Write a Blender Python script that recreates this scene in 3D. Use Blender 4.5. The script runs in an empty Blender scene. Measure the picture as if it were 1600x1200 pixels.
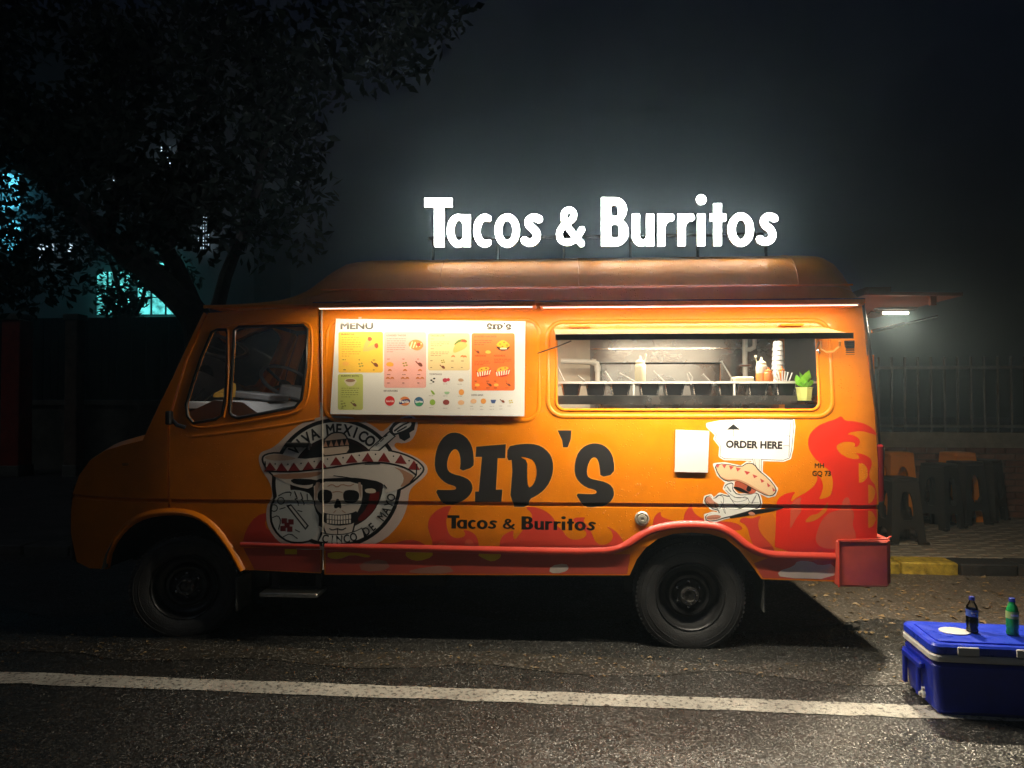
import bpy, bmesh, math, random
import numpy as np
from mathutils import Vector, Matrix
from mathutils.geometry import delaunay_2d_cdt
random.seed(7); np.random.seed(7)
R = math.radians
SC = bpy.context.scene
COL = SC.collection

# ------------------------------------------------------------------ camera
FPX = 1150.0                                   # focal length in photo pixels (1600 wide)
CAM = np.array([-0.841, -4.715, 1.594]); YAW = R(3.6); PITCH = math.atan(22 / FPX)
cd = bpy.data.cameras.new('camera'); cam = bpy.data.objects.new('camera', cd); COL.objects.link(cam)
cd.sensor_width = 36.0; cd.lens = FPX / 1600 * 36.0; cd.clip_start = .05; cd.clip_end = 600
cam.location = CAM; cam.rotation_euler = (R(90) + PITCH, 0, YAW)
SC.camera = cam

# ------------------------------------------------------------------ night sky, faint moon, exposure
wd = bpy.data.worlds.new('World'); SC.world = wd; wd.use_nodes = True
nt = wd.node_tree; nt.nodes.clear()
sky = nt.nodes.new('ShaderNodeTexSky'); sky.sky_type = 'NISHITA'; sky.sun_disc = False
sky.sun_elevation = R(-4.0); sky.sun_rotation = R(150); sky.ozone_density = 3.0
bg = nt.nodes.new('ShaderNodeBackground'); bg.inputs[1].default_value = 0.15; sky.air_density = 2.0; sky.sun_elevation = R(-3.0)
wo = nt.nodes.new('ShaderNodeOutputWorld')
nt.links.new(sky.outputs[0], bg.inputs[0]); nt.links.new(bg.outputs[0], wo.inputs[0])
sl = bpy.data.lights.new('sun', 'SUN'); sl.energy = 0.05; sl.angle = R(12); sl.color = (.75, .85, 1)
so = bpy.data.objects.new('sun', sl); COL.objects.link(so); so.rotation_euler = (R(42), 0, R(-30))
vs = SC.view_settings; vs.view_transform = 'Standard'; vs.look = 'None'; vs.exposure = 0.0; vs.gamma = 1; vs.use_curve_mapping = False
SC.render.engine = 'CYCLES'
cy = SC.cycles; cy.use_denoising = True
try: cy.denoiser = 'OPENIMAGEDENOISE'
except Exception: pass
cy.sample_clamp_indirect = 4.0; cy.sample_clamp_direct = 0; cy.max_bounces = 7; cy.diffuse_bounces = 3
cy.glossy_bounces = 4; cy.transmission_bounces = 5; cy.transparent_max_bounces = 12; cy.volume_bounces = 0; cy.use_light_tree = False
cy.caustics_reflective = False; cy.caustics_refractive = False; cy.blur_glossy = .6

STRIP_E = 112.0; FLAP_E = 430.0; SIGN_E = 42.0; KITCH_E = 135.0; REAR_E = 6400.0; CAB_E = 36.0; HAZE_D = 0.0075

# ------------------------------------------------------------------ measuring helpers
_f = np.array([-math.sin(YAW) * math.cos(PITCH), math.cos(YAW) * math.cos(PITCH), math.sin(PITCH)])
_r = np.array([math.cos(YAW), math.sin(YAW), 0.0]); _u = np.cross(_r, _f)
def ray(px, py):
    return _f + (px - 800) / FPX * _r + (600 - py) / FPX * _u
def on_y(px, py, yf):
    """point of the surface y = yf(x, z) measured at photo pixel (px, py)"""
    d = ray(px, py); t = (0.0 - CAM[1]) / d[1]
    for _ in range(6):
        p = CAM + d * t
        t = (float(yf(p[0], p[2])) - CAM[1]) / d[1]
    return CAM + d * t
def at_y(px, py, Y):
    d = ray(px, py); return Vector(CAM + d * ((Y - CAM[1]) / d[1]))
def on_z(px, py, Z=0.0):
    d = ray(px, py); return Vector(CAM + d * ((Z - CAM[2]) / d[2]))
def zoomed(pts, ox, oy, s):
    return [(ox + u / s, oy + v / s) for u, v in pts]

# ------------------------------------------------------------------ objects, parents, tags
def link(o): COL.objects.link(o); return o
def empty(name, loc=(0, 0, 0), rz=0):
    o = bpy.data.objects.new(name, None); o.location = loc; o.rotation_euler = (0, 0, rz); o.empty_display_size = .1
    return link(o)
def tag(o, label=None, cat=None, group=None, kind=None):
    if label: o['label'] = label
    if cat: o['category'] = cat
    if group: o['group'] = group
    if kind: o['kind'] = kind
    return o
def adopt(o, parent, world=True):
    """parent o; its mesh is in world coordinates when world is True"""
    if parent is None: return o
    o.parent = parent
    if world:
        off = Vector((0, 0, 0)); p = parent
        m = Matrix.Identity(4)
        chain = []
        while p is not None: chain.append(p); p = p.parent
        for q in reversed(chain):
            m = m @ q.matrix_parent_inverse @ (Matrix.Translation(q.location) @ q.rotation_euler.to_matrix().to_4x4() @ Matrix.Diagonal((*q.scale, 1)))
        o.matrix_parent_inverse = m.inverted()
    return o
def copy_tree(o, parent=None):
    c = o.copy(); COL.objects.link(c); c.parent = parent
    for ch in o.children:
        copy_tree(ch, c)
    return c
def finish(me, sharp=35):
    bm = bmesh.new(); bm.from_mesh(me)
    bmesh.ops.remove_doubles(bm, verts=bm.verts, dist=1e-6)
    for f in bm.faces: f.smooth = True
    lim = R(sharp)
    for e in bm.edges:
        if len(e.link_faces) == 2:
            if e.calc_face_angle(0) > lim: e.smooth = False
    bm.to_mesh(me); bm.free()
class MB:
    def __init__(s): s.v = []; s.f = []; s.m = []
    def add(s, vs, fs, m=0):
        o = len(s.v); s.v += [tuple(p) for p in vs]; s.f += [tuple(i + o for i in f) for f in fs]; s.m += [m] * len(fs); return s
    def box(s, c, d, m=0, rz=0, rx=0, ry=0, taper=1.0):
        h = [x / 2 for x in d]; M = Matrix.Translation(c) @ Matrix.Rotation(rz, 4, 'Z') @ Matrix.Rotation(ry, 4, 'Y') @ Matrix.Rotation(rx, 4, 'X')
        vs = []
        for z in (-1, 1):
            k = taper if z > 0 else 1
            for x, y in ((-1, -1), (1, -1), (1, 1), (-1, 1)): vs.append(M @ Vector((x * h[0] * k, y * h[1] * k, z * h[2])))
        return s.add(vs, [(3, 2, 1, 0), (4, 5, 6, 7), (0, 1, 5, 4), (1, 2, 6, 5), (2, 3, 7, 6), (3, 0, 4, 7)], m)
    def rbox(s, c, d, r=.01, m=0, rz=0, n=3, taper=1.0, rx=0, ry=0):
        """box with rounded vertical edges and a small top/bottom chamfer; taper scales the bottom"""
        M = Matrix.Translation(c) @ Matrix.Rotation(rz, 4, 'Z') @ Matrix.Rotation(ry, 4, 'Y') @ Matrix.Rotation(rx, 4, 'X'); w, l, h = d
        b = min(r, h / 3) * .6
        rings = []
        for z, ins in ((-h / 2, b), (-h / 2 + b, 0), (h / 2 - b, 0), (h / 2, b)):
            k = taper if z < 0 else 1
            ring = []
            for sx, sy, a0 in ((1, 1, 0), (-1, 1, 90), (-1, -1, 180), (1, -1, 270)):
                for i in range(n + 1):
                    a = R(a0 + 90 * i / n)
                    ring.append(M @ Vector(((sx * (w / 2 - r) + (r - ins) * math.cos(a)) * k, (sy * (l / 2 - r) + (r - ins) * math.sin(a)) * k, z)))
            rings.append(ring)
        return s.loft(rings, m, cap=True)
    def loft(s, rings, m=0, cap=False, closed=True):
        n = len(rings[0]); vs = [p for r in rings for p in r]; fs = []
        for i in range(len(rings) - 1):
            for j in range(n if closed else n - 1):
                k = (j + 1) % n
                fs.append((i * n + j, i * n + k, (i + 1) * n + k, (i + 1) * n + j))
        if cap:
            fs.append(tuple(range(n - 1, -1, -1))); fs.append(tuple((len(rings) - 1) * n + j for j in range(n)))
        return s.add(vs, fs, m)
    def tube(s, pts, r, m=0, n=8, cap=True):
        pts = [Vector(p) for p in pts]; rr = r if hasattr(r, '__len__') else [r] * len(pts)
        rings = []; prev = None
        for i, p in enumerate(pts):
            t = (pts[min(i + 1, len(pts) - 1)] - pts[max(i - 1, 0)])
            t = t.normalized() if t.length > 1e-9 else Vector((0, 0, 1))
            if prev is None: a = t.orthogonal().normalized()
            else:
                a = prev - t * prev.dot(t); a = a.normalized() if a.length > 1e-6 else t.orthogonal().normalized()
            prev = a; b = t.cross(a)
            rings.append([p + (a * math.cos(2 * math.pi * j / n) + b * math.sin(2 * math.pi * j / n)) * rr[i] for j in range(n)])
        return s.loft(rings, m, cap=cap)
    def lathe(s, prof, c=(0, 0, 0), axis='Z', m=0, n=24, M=None, cap=False):
        rings = []
        for r, h in prof:
            ring = []
            for j in range(n):
                a = 2 * math.pi * j / n; x, y = r * math.cos(a), r * math.sin(a)
                p = Vector((x, y, h)) if axis == 'Z' else Vector((x, -h, y)) if axis == 'Y' else Vector((h, x, y))
                if M is not None: p = M @ p
                ring.append(p + Vector(c))
            rings.append(ring)
        return s.loft(rings, m, cap=cap)
    def build(s, name, mats, parent=None, world=True, sharp=35, smooth=True):
        me = bpy.data.meshes.new(name); me.from_pydata(s.v, [], s.f)
        for mm in (mats if isinstance(mats, (list, tuple)) else [mats]): me.materials.append(mm)
        me.polygons.foreach_set('material_index', s.m); me.update()
        if smooth: finish(me, sharp)
        o = bpy.data.objects.new(name, me); link(o)
        return adopt(o, parent, world)

# ------------------------------------------------------------------ 2-D shapes -> sheets on curved surfaces
def inside(poly, P):
    P = np.asarray(P); x, y = P[:, 0], P[:, 1]; res = np.zeros(len(P), bool); n = len(poly); j = n - 1
    for i in range(n):
        xi, yi = poly[i]; xj, yj = poly[j]
        c = ((yi > y) != (yj > y))
        if yi != yj: res ^= c & (x < (xj - xi) * (y - yi) / (yj - yi) + xi)
        j = i
    return res
def triangulate(shapes, holes=(), grid=None):
    """union of shapes minus holes -> (verts2d, tris). grid = (xs, zs): extra points so the sheet can bend"""
    V = []; E = []
    for sh in list(shapes) + list(holes):
        o = len(V); V += [(float(a), float(b)) for a, b in sh]; n = len(sh)
        E += [(o + i, o + (i + 1) % n) for i in range(n)]
    if grid:
        A = np.array(V); x0, z0 = A.min(0); x1, z1 = A.max(0)
        xs = [x for x in grid[0] if x0 < x < x1]; zs = [z for z in grid[1] if z0 < z < z1]
        if xs and zs:
            G = np.array([(x, z) for x in xs for z in zs])
        elif zs: G = np.array([((x0 + x1) / 2, z) for z in zs])
        else: G = np.zeros((0, 2))
        for z in zs:                                    # constrain the bend lines
            o = len(V); row = [x0 - .01] + xs + [x1 + .01]
            V += [(x, z) for x in row]; E += [(o + i, o + i + 1) for i in range(len(row) - 1)]
    r = delaunay_2d_cdt([Vector(p) for p in V], E, [], 0, 1e-6)
    vv = np.array([(p.x, p.y) for p in r[0]]); ff = np.array([f for f in r[2] if len(f) == 3])
    cen = vv[ff].mean(1); k = np.zeros(len(ff), bool)
    for sh in shapes: k |= inside(sh, cen)
    for h in holes: k &= ~inside(h, cen)
    ff = ff[k]
    used = np.unique(ff); mp = -np.ones(len(vv), int); mp[used] = np.arange(len(used))
    vv = vv[used]; ff = mp[ff]
    a = vv[ff]; ar = (a[:, 1, 0] - a[:, 0, 0]) * (a[:, 2, 1] - a[:, 0, 1]) - (a[:, 1, 1] - a[:, 0, 1]) * (a[:, 2, 0] - a[:, 0, 0])
    ff[ar < 0] = ff[ar < 0][:, ::-1]
    return vv, ff[np.abs(ar) > 1e-12]
def boundary(ff):
    cnt = {}
    for t in ff:
        for i in range(3):
            a, b = int(t[i]), int(t[(i + 1) % 3])
            if (b, a) in cnt: del cnt[(b, a)]
            else: cnt[(a, b)] = 1
    return list(cnt)
def add_sheet(mb, shapes, holes, yf, off=0.0, m=0, grid=None, rim=0.0, mirror=None, rim_m=None):
    """(x,z) shapes laid on y = yf(x,z) - off, facing -y; rim: edge returned inwards by that depth"""
    vv, ff = triangulate(shapes, holes, grid)
    y = np.array([yf(x, z) for x, z in vv]) - off
    P = [(x, yy, z) for (x, z), yy in zip(vv, y)]
    F = [tuple(int(i) for i in t) for t in ff]
    if mirror is not None:
        P = [(x, mirror - yy, z) for x, yy, z in P]; F = [t[::-1] for t in F]
    mb.add(P, F, m)
    if rim:
        sgn = 1 if mirror is None else -1
        bd = boundary(ff); vs = []; fs = []
        for a, b in bd:
            o = len(vs); pa, pb = P[a], P[b]
            vs += [pa, pb, (pb[0], pb[1] + sgn * rim, pb[2]), (pa[0], pa[1] + sgn * rim, pa[2])]
            fs.append((o + 3, o + 2, o + 1, o) if mirror is None else (o, o + 1, o + 2, o + 3))
        mb.add(vs, fs, m if rim_m is None else rim_m)
    return mb
def ellipse(cx, cy, rx, ry=None, n=28, a0=0):
    ry = rx if ry is None else ry
    return [(cx + rx * math.cos(2 * math.pi * i / n + a0), cy + ry * math.sin(2 * math.pi * i / n + a0)) for i in range(n)]
def rect(x0, y0, x1, y1): return [(x0, y0), (x1, y0), (x1, y1), (x0, y1)]
def rrect(x0, y0, x1, y1, r, n=5):
    if x0 > x1: x0, x1 = x1, x0
    if y0 > y1: y0, y1 = y1, y0
    o = []
    for cx, cy, a in ((x1 - r, y1 - r, 0), (x0 + r, y1 - r, 90), (x0 + r, y0 + r, 180), (x1 - r, y0 + r, 270)):
        o += [(cx + r * math.cos(R(a + 90 * i / n)), cy + r * math.sin(R(a + 90 * i / n))) for i in range(n + 1)]
    return o
def stroke(pts, w, closed=False, n=8, joints=True):
    """a polyline of width w as a union of quads and round joints"""
    out = []; P = list(pts) + ([pts[0]] if closed else [])
    for (x0, y0), (x1, y1) in zip(P, P[1:]):
        L = math.hypot(x1 - x0, y1 - y0)
        if L < 1e-9: continue
        nx, ny = -(y1 - y0) / L * w / 2, (x1 - x0) / L * w / 2
        out.append([(x0 + nx, y0 + ny), (x1 + nx, y1 + ny), (x1 - nx, y1 - ny), (x0 - nx, y0 - ny)])
    if joints:
        for x, y in (P[:-1] if closed else P[1:-1]): out.append(ellipse(x, y, w / 2 * 1.001, n=n, a0=.37))
    return out
def fat(poly, w): return [poly] + stroke(poly, w * 2, closed=True)
def smooth_poly(pts, it=2, closed=True):
    for _ in range(it):
        q = []; n = len(pts)
        for i in range(n if closed else n - 1):
            (x0, y0), (x1, y1) = pts[i], pts[(i + 1) % n]
            q += [(.75 * x0 + .25 * x1, .75 * y0 + .25 * y1), (.25 * x0 + .75 * x1, .25 * y0 + .75 * y1)]
        pts = q if closed else [pts[0]] + q + [pts[-1]]
    return pts
_tc = {}
def text2d(s, bold=0.0):
    """(verts, faces, width, height) of a line of text, cap height about 0.7"""
    k = (s, bold)
    if k not in _tc:
        c = bpy.data.curves.new('text_tmp', 'FONT'); c.body = s; c.size = 1; c.resolution_u = 3; c.fill_mode = 'FRONT'
        o = bpy.data.objects.new('text_tmp', c); link(o)
        dg = bpy.context.evaluated_depsgraph_get(); me = bpy.data.meshes.new_from_object(o.evaluated_get(dg))
        v = np.array([p.co[:2] for p in me.vertices]) if len(me.vertices) else np.zeros((0, 2)); f = [tuple(p.vertices) for p in me.polygons if p.area > 1e-9]
        bpy.data.objects.remove(o); bpy.data.curves.remove(c); bpy.data.meshes.remove(me)
        if bold:                                          # thicken the outline
            tri = [(t[0], t[i], t[i + 1]) for t in f for i in range(1, len(t) - 1)]
            sh = [[tuple(v[i]) for i in t] for t in tri]
            for a, b in boundary(np.array(tri)): sh += stroke([tuple(v[a]), tuple(v[b])], 2 * bold) + [ellipse(*v[a], bold, n=6)]
            v, f = triangulate(sh); f = [tuple(map(int, t)) for t in f]
        lo, hi = v.min(0), v.max(0); v = v - np.array([lo[0], 0]); _tc[k] = (v, f, hi[0] - lo[0], hi[1])
    return _tc[k]

# ------------------------------------------------------------------ materials
def srgb(r, g, b):
    f = lambda c: (c / 255 / 12.92) if c <= 10.3 else (((c / 255) + .055) / 1.055) ** 2.4
    return (f(r), f(g), f(b))
_mats = {}
def pm(name, col, rough=.5, metal=0.0, var=.12, scale=6.0, bump=0.0, bscale=80.0, coat=0.0, emit=None, es=1.0, rvar=.0, spec=.5, sub=0, trans=0):
    if name in _mats: return _mats[name]
    m = bpy.data.materials.new(name); m.use_nodes = True; t = m.node_tree; n = t.nodes; b = n['Principled BSDF']; _mats[name] = m
    b.inputs['Roughness'].default_value = rough; b.inputs['Metallic'].default_value = metal
    b.inputs['Coat Weight'].default_value = coat; b.inputs['Coat Roughness'].default_value = .08
    b.inputs['Specular IOR Level'].default_value = spec
    if trans: b.inputs['Transmission Weight'].default_value = trans
    tc = n.new('ShaderNodeTexCoord')
    if var or rvar:
        nz = n.new('ShaderNodeTexNoise'); nz.inputs['Scale'].default_value = scale; nz.inputs['Detail'].default_value = 6; nz.inputs['Roughness'].default_value = .62
        t.links.new(tc.outputs['Object'], nz.inputs['Vector'])
        mr = n.new('ShaderNodeMapRange'); mr.inputs[1].default_value = .3; mr.inputs[2].default_value = .7; mr.inputs[3].default_value = 1 - var; mr.inputs[4].default_value = 1 + var
        t.links.new(nz.outputs['Fac'], mr.inputs[0])
        mx = n.new('ShaderNodeVectorMath'); mx.operation = 'SCALE'; mx.inputs[0].default_value = col
        t.links.new(mr.outputs[0], mx.inputs['Scale']); t.links.new(mx.outputs[0], b.inputs['Base Color'])
        if rvar:
            m2 = n.new('ShaderNodeMapRange'); m2.inputs[1].default_value = .3; m2.inputs[2].default_value = .7; m2.inputs[3].default_value = max(.02, rough - rvar); m2.inputs[4].default_value = rough + rvar
            t.links.new(nz.outputs['Fac'], m2.inputs[0]); t.links.new(m2.outputs[0], b.inputs['Roughness'])
    else: b.inputs['Base Color'].default_value = (*col, 1)
    if bump:
        nb = n.new('ShaderNodeTexNoise'); nb.inputs['Scale'].default_value = bscale; nb.inputs['Detail'].default_value = 4
        t.links.new(tc.outputs['Object'], nb.inputs['Vector'])
        bp = n.new('ShaderNodeBump'); bp.inputs['Strength'].default_value = bump; bp.inputs['Distance'].default_value = .01
        t.links.new(nb.outputs['Fac'], bp.inputs['Height']); t.links.new(bp.outputs[0], b.inputs['Normal'])
    if emit: b.inputs['Emission Color'].default_value = (*emit, 1); b.inputs['Emission Strength'].default_value = es
    return m
def decal(rgb, name=None, rough=.38):
    nm = name or 'vinyl_%02x%02x%02x' % tuple(int(c) for c in rgb)
    return pm(nm, srgb(*rgb), rough, var=.05, scale=3, coat=.25)
def emitter(name, col, es):
    m = bpy.data.materials.new(name); m.use_nodes = True; t = m.node_tree; t.nodes.clear()
    e = t.nodes.new('ShaderNodeEmission'); e.inputs[0].default_value = (*col, 1); e.inputs[1].default_value = es
    o = t.nodes.new('ShaderNodeOutputMaterial'); t.links.new(e.outputs[0], o.inputs[0]); return m
def strip_lamp(name, parent, p0, p1, w, radiance, col, tilt=0.0):
    """the light of a lamp strip lying along x from p0 to p1, shining down"""
    p0, p1 = Vector(p0), Vector(p1); L = (p1 - p0).length
    l = bpy.data.lights.new(name, 'AREA'); l.shape = 'RECTANGLE'; l.size = L; l.size_y = w; l.energy = radiance * L * w * math.pi; l.color = col
    o = bpy.data.objects.new(name, l); link(o); adopt(o, parent); o.location = (p0 + p1) / 2; o.rotation_euler = (tilt, 0, math.atan2(p1.y - p0.y, p1.x - p0.x))
    return o
def thin_glass(name, tint=(1, 1, 1), rough=.03, ior=1.5, dirt=.0):
    m = bpy.data.materials.new(name); m.use_nodes = True; t = m.node_tree; n = t.nodes; n.clear()
    fr = n.new('ShaderNodeFresnel'); fr.inputs[0].default_value = ior
    tr = n.new('ShaderNodeBsdfTransparent'); tr.inputs[0].default_value = (*tint, 1)
    gl = n.new('ShaderNodeBsdfGlossy'); gl.inputs['Roughness'].default_value = rough
    mx = n.new('ShaderNodeMixShader'); o = n.new('ShaderNodeOutputMaterial')
    t.links.new(fr.outputs[0], mx.inputs[0]); t.links.new(tr.outputs[0], mx.inputs[1]); t.links.new(gl.outputs[0], mx.inputs[2])
    last = mx
    if dirt:
        df = n.new('ShaderNodeBsdfDiffuse'); df.inputs[0].default_value = (.5, .5, .5, 1)
        nz = n.new('ShaderNodeTexNoise'); nz.inputs['Scale'].default_value = 160; nz.inputs['Detail'].default_value = 3
        n2 = n.new('ShaderNodeTexNoise'); n2.inputs['Scale'].default_value = 4
        tc = n.new('ShaderNodeTexCoord'); t.links.new(tc.outputs['Object'], nz.inputs[0]); t.links.new(tc.outputs['Object'], n2.inputs[0])
        mm = n.new('ShaderNodeMath'); mm.operation = 'MULTIPLY'; t.links.new(nz.outputs['Fac'], mm.inputs[0]); t.links.new(n2.outputs['Fac'], mm.inputs[1])
        mr = n.new('ShaderNodeMapRange'); mr.inputs[1].default_value = .18; mr.inputs[2].default_value = .5; mr.inputs[3].default_value = 0; mr.inputs[4].default_value = dirt
        t.links.new(mm.outputs[0], mr.inputs[0]); m2 = n.new('ShaderNodeMixShader')
        t.links.new(mr.outputs[0], m2.inputs[0]); t.links.new(mx.outputs[0], m2.inputs[1]); t.links.new(df.outputs[0], m2.inputs[2]); last = m2
    t.links.new(last.outputs[0], o.inputs[0]); return m
def droplets(m, scale=95.0, amount=.33, strength=.7, zmin=None):
    """beads of rain: rounded bumps at scattered voronoi cells"""
    t = m.node_tree; n = t.nodes; b = n['Principled BSDF']
    tc = n.new('ShaderNodeTexCoord'); vo = n.new('ShaderNodeTexVoronoi'); vo.inputs['Scale'].default_value = scale
    t.links.new(tc.outputs['Object'], vo.inputs['Vector'])
    mr = n.new('ShaderNodeMapRange'); mr.interpolation_type = 'SMOOTHSTEP'
    mr.inputs[1].default_value = .0; mr.inputs[2].default_value = .30; mr.inputs[3].default_value = 1; mr.inputs[4].default_value = 0
    t.links.new(vo.outputs['Distance'], mr.inputs[0])
    sp = n.new('ShaderNodeSeparateColor'); t.links.new(vo.outputs['Color'], sp.inputs[0])
    nz = n.new('ShaderNodeTexNoise'); nz.inputs['Scale'].default_value = 2.2; t.links.new(tc.outputs['Object'], nz.inputs['Vector'])
    th = n.new('ShaderNodeMapRange'); th.inputs[1].default_value = .35; th.inputs[2].default_value = .65; th.inputs[3].default_value = 0; th.inputs[4].default_value = amount * 1.8
    t.links.new(nz.outputs['Fac'], th.inputs[0])
    lt = n.new('ShaderNodeMath'); lt.operation = 'LESS_THAN'; t.links.new(sp.outputs[0], lt.inputs[0]); t.links.new(th.outputs[0], lt.inputs[1])
    mu = n.new('ShaderNodeMath'); mu.operation = 'MULTIPLY'; t.links.new(mr.outputs[0], mu.inputs[0]); t.links.new(lt.outputs[0], mu.inputs[1])
    bp = n.new('ShaderNodeBump'); bp.inputs['Strength'].default_value = strength; bp.inputs['Distance'].default_value = .004
    t.links.new(mu.outputs[0], bp.inputs['Height'])
    old = b.inputs['Normal'].links
    if old: t.links.new(old[0].from_socket, bp.inputs['Normal'])
    t.links.new(bp.outputs[0], b.inputs['Normal']); t.links.new(bp.outputs[0], b.inputs['Coat Normal'])
    return m

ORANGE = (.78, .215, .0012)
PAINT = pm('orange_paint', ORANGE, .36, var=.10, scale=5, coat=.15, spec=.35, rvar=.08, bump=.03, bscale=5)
PAINT_WET = droplets(pm('orange_paint_wet', ORANGE, .38, var=.10, scale=5, coat=.15, spec=.35, rvar=.08, bump=.03, bscale=5), 70, .28, .8)
REDP = pm('red_paint', srgb(200, 66, 50), .36, var=.12, scale=6, coat=.2)
DARKRED = pm('dull_red_paint', srgb(182, 72, 58), .42, var=.15, scale=9, coat=.2)
BLACK = pm('black_plastic', (.012, .012, .013), .45, var=.2, bump=.1)
RUBBER = pm('tyre_rubber', (.022, .022, .023), .62, var=.3, scale=14, bump=.35, bscale=120)
SEAL = pm('rubber_seal', (.008, .008, .008), .35, var=.1)
STEEL = pm('stainless_steel', (.60, .585, .56), .20, metal=1, var=.05, scale=5, rvar=.06)
STEELB = pm('brushed_steel_panel', (.36, .345, .32), .27, metal=1, var=.07, scale=3, bump=.02, bscale=40, rvar=.08)
POLISH = pm('polished_steel', (.68, .67, .65), .09, metal=1, var=.04, scale=9)
RIMM = pm('black_rim_paint', (.045, .045, .047), .38, metal=.6, var=.3, scale=20, bump=.1)
IRON = pm('greasy_iron', (.10, .095, .09), .40, metal=.8, var=.35, scale=30)
UNDER = pm('underbody', (.012, .012, .012), .8, var=.3)
GREYP = pm('grey_trim_plastic', (.17, .17, .18), .55, var=.12, bump=.15, bscale=200)
WHITEP = pm('white_plastic', (.72, .72, .70), .38, var=.04)
GLASS = thin_glass('window_glass', (.86, .9, .9), .02, 1.5, .10)
LED = emitter('led_strip_light', (1.0, .82, .54), 8.0)
# ================================================================== FOOD TRUCK
WID = 1.92
PZ = [.30, .62, .66, .90, .905, .925, .93, 1.2, 1.5, 1.8, 2.1, 2.24]
PY = [.040, .014, .004, .004, .016, .016, 0, .002, .012, .034, .074, .098]
def ys(x, z):
    y = float(np.interp(z, PZ, PY))
    t = max(0.0, (-3.35 - x) / .85); y += .20 * t ** 2.2
    t = max(0.0, (x - 1.02) / .24); y += .085 * t ** 2.4
    return y
def S(px, py): p = on_y(px, py, ys); return (p[0], p[2])
def SL(pts): return [S(a, b) for a, b in pts]
def XS(px, py=700): return S(px, py)[0]
GX = [-4.4 + .09 * i for i in range(60)] + [1.0 + .015 * i for i in range(20)]
GZ = sorted(set(PZ[1:-1] + [.78, 1.06, 1.35, 1.65, 1.95, .5]))
GRID = (GX, GZ)

truck = empty('food_truck', (-1.45, .95, 0))
tag(truck, 'orange taco food truck with flames, skull emblem and lit serving hatch', 'food truck')
def part(mb, name, mats, parent=truck, **k): return mb.build(name, mats, parent, **k)

# ---- near side, front to back: wing, cab door, body side
ARCH_F = [(168, 889), (172, 866), (181, 846), (196, 827), (216, 812), (240, 805), (263, 803), (288, 804), (312, 812), (334, 829), (352, 852), (366, 872), (380, 891)]
ARCH_R = [(984, 899), (995, 874), (1010, 855), (1028, 842), (1052, 834), (1080, 832), (1108, 834), (1134, 842), (1156, 860), (1174, 882), (1190, 905)]
wing = [(318, 488), (302, 521), (273, 583), (258, 614), (223, 688), (190, 696), (165, 704), (140, 720), (124, 742), (114, 770), (111, 800), (112, 840), (120, 878), (140, 888)] + ARCH_F[:6] + [(262, 804), (262, 660), (275, 612), (290, 562), (321, 492)]
door = [(266, 804)] + ARCH_F[7:] + [(400, 891), (501, 896), (500, 700), (496, 478), (420, 483), (325, 489), (294, 562), (279, 612), (266, 660)]
QWIN = [(291, 632), (300, 602), (314, 559), (331, 519), (340, 515), (353, 515), (356, 522), (352, 619), (347, 648), (337, 655), (302, 661), (293, 650)]
MWIN = [(359, 644), (363, 573), (366, 516), (373, 511), (474, 508), (480, 514), (478, 573), (471, 624), (461, 636), (373, 653), (363, 650)]
side = [(500.5, 476), (506, 700), (507, 898), (984, 899)] + ARCH_R[1:-1] + [(1190, 905), (1306, 909), (1368, 909), (1370, 842), (1371, 790), (1371.5, 720), (1366, 640), (1355, 560), (1346, 472), (1100, 473), (800, 475)]
hatch = rrect(*S(869, 519), *S(1281, 641), .055)
wing_w, door_w, side_w = SL(wing), SL(door), SL(side)
qwin, mwin = SL(QWIN), SL(MWIN)
def ring_on(mb, loop, w, out, yf=ys, mirror=None, m=0, closed=True):
    """a half-round bead following a loop on the side"""
    n = len(loop); secs = []
    for i in range(n):
        a = Vector(loop[(i - 1) % n] if closed else loop[max(i - 1, 0)]); b = Vector(loop[(i + 1) % n] if closed else loop[min(i + 1, n - 1)])
        t = (b - a).normalized(); nn = Vector((-t.y, t.x)); p = Vector(loop[i]); sec = []
        for k in range(6):
            ang = math.pi * k / 5; q = p + nn * (w / 2 * math.cos(ang)); y = yf(q.x, q.y) - out * math.sin(ang) + .002
            sec.append((q.x, y if mirror is None else mirror - y, q.y))
        secs.append(sec)
    if closed: secs.append(secs[0])
    return mb.loft(secs, m, closed=False)
def glass_on(mb, loop, inset=.008, mirror=None, m=0):
    return add_sheet(mb, [loop], [], ys, -inset, m, None, 0, mirror)
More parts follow.
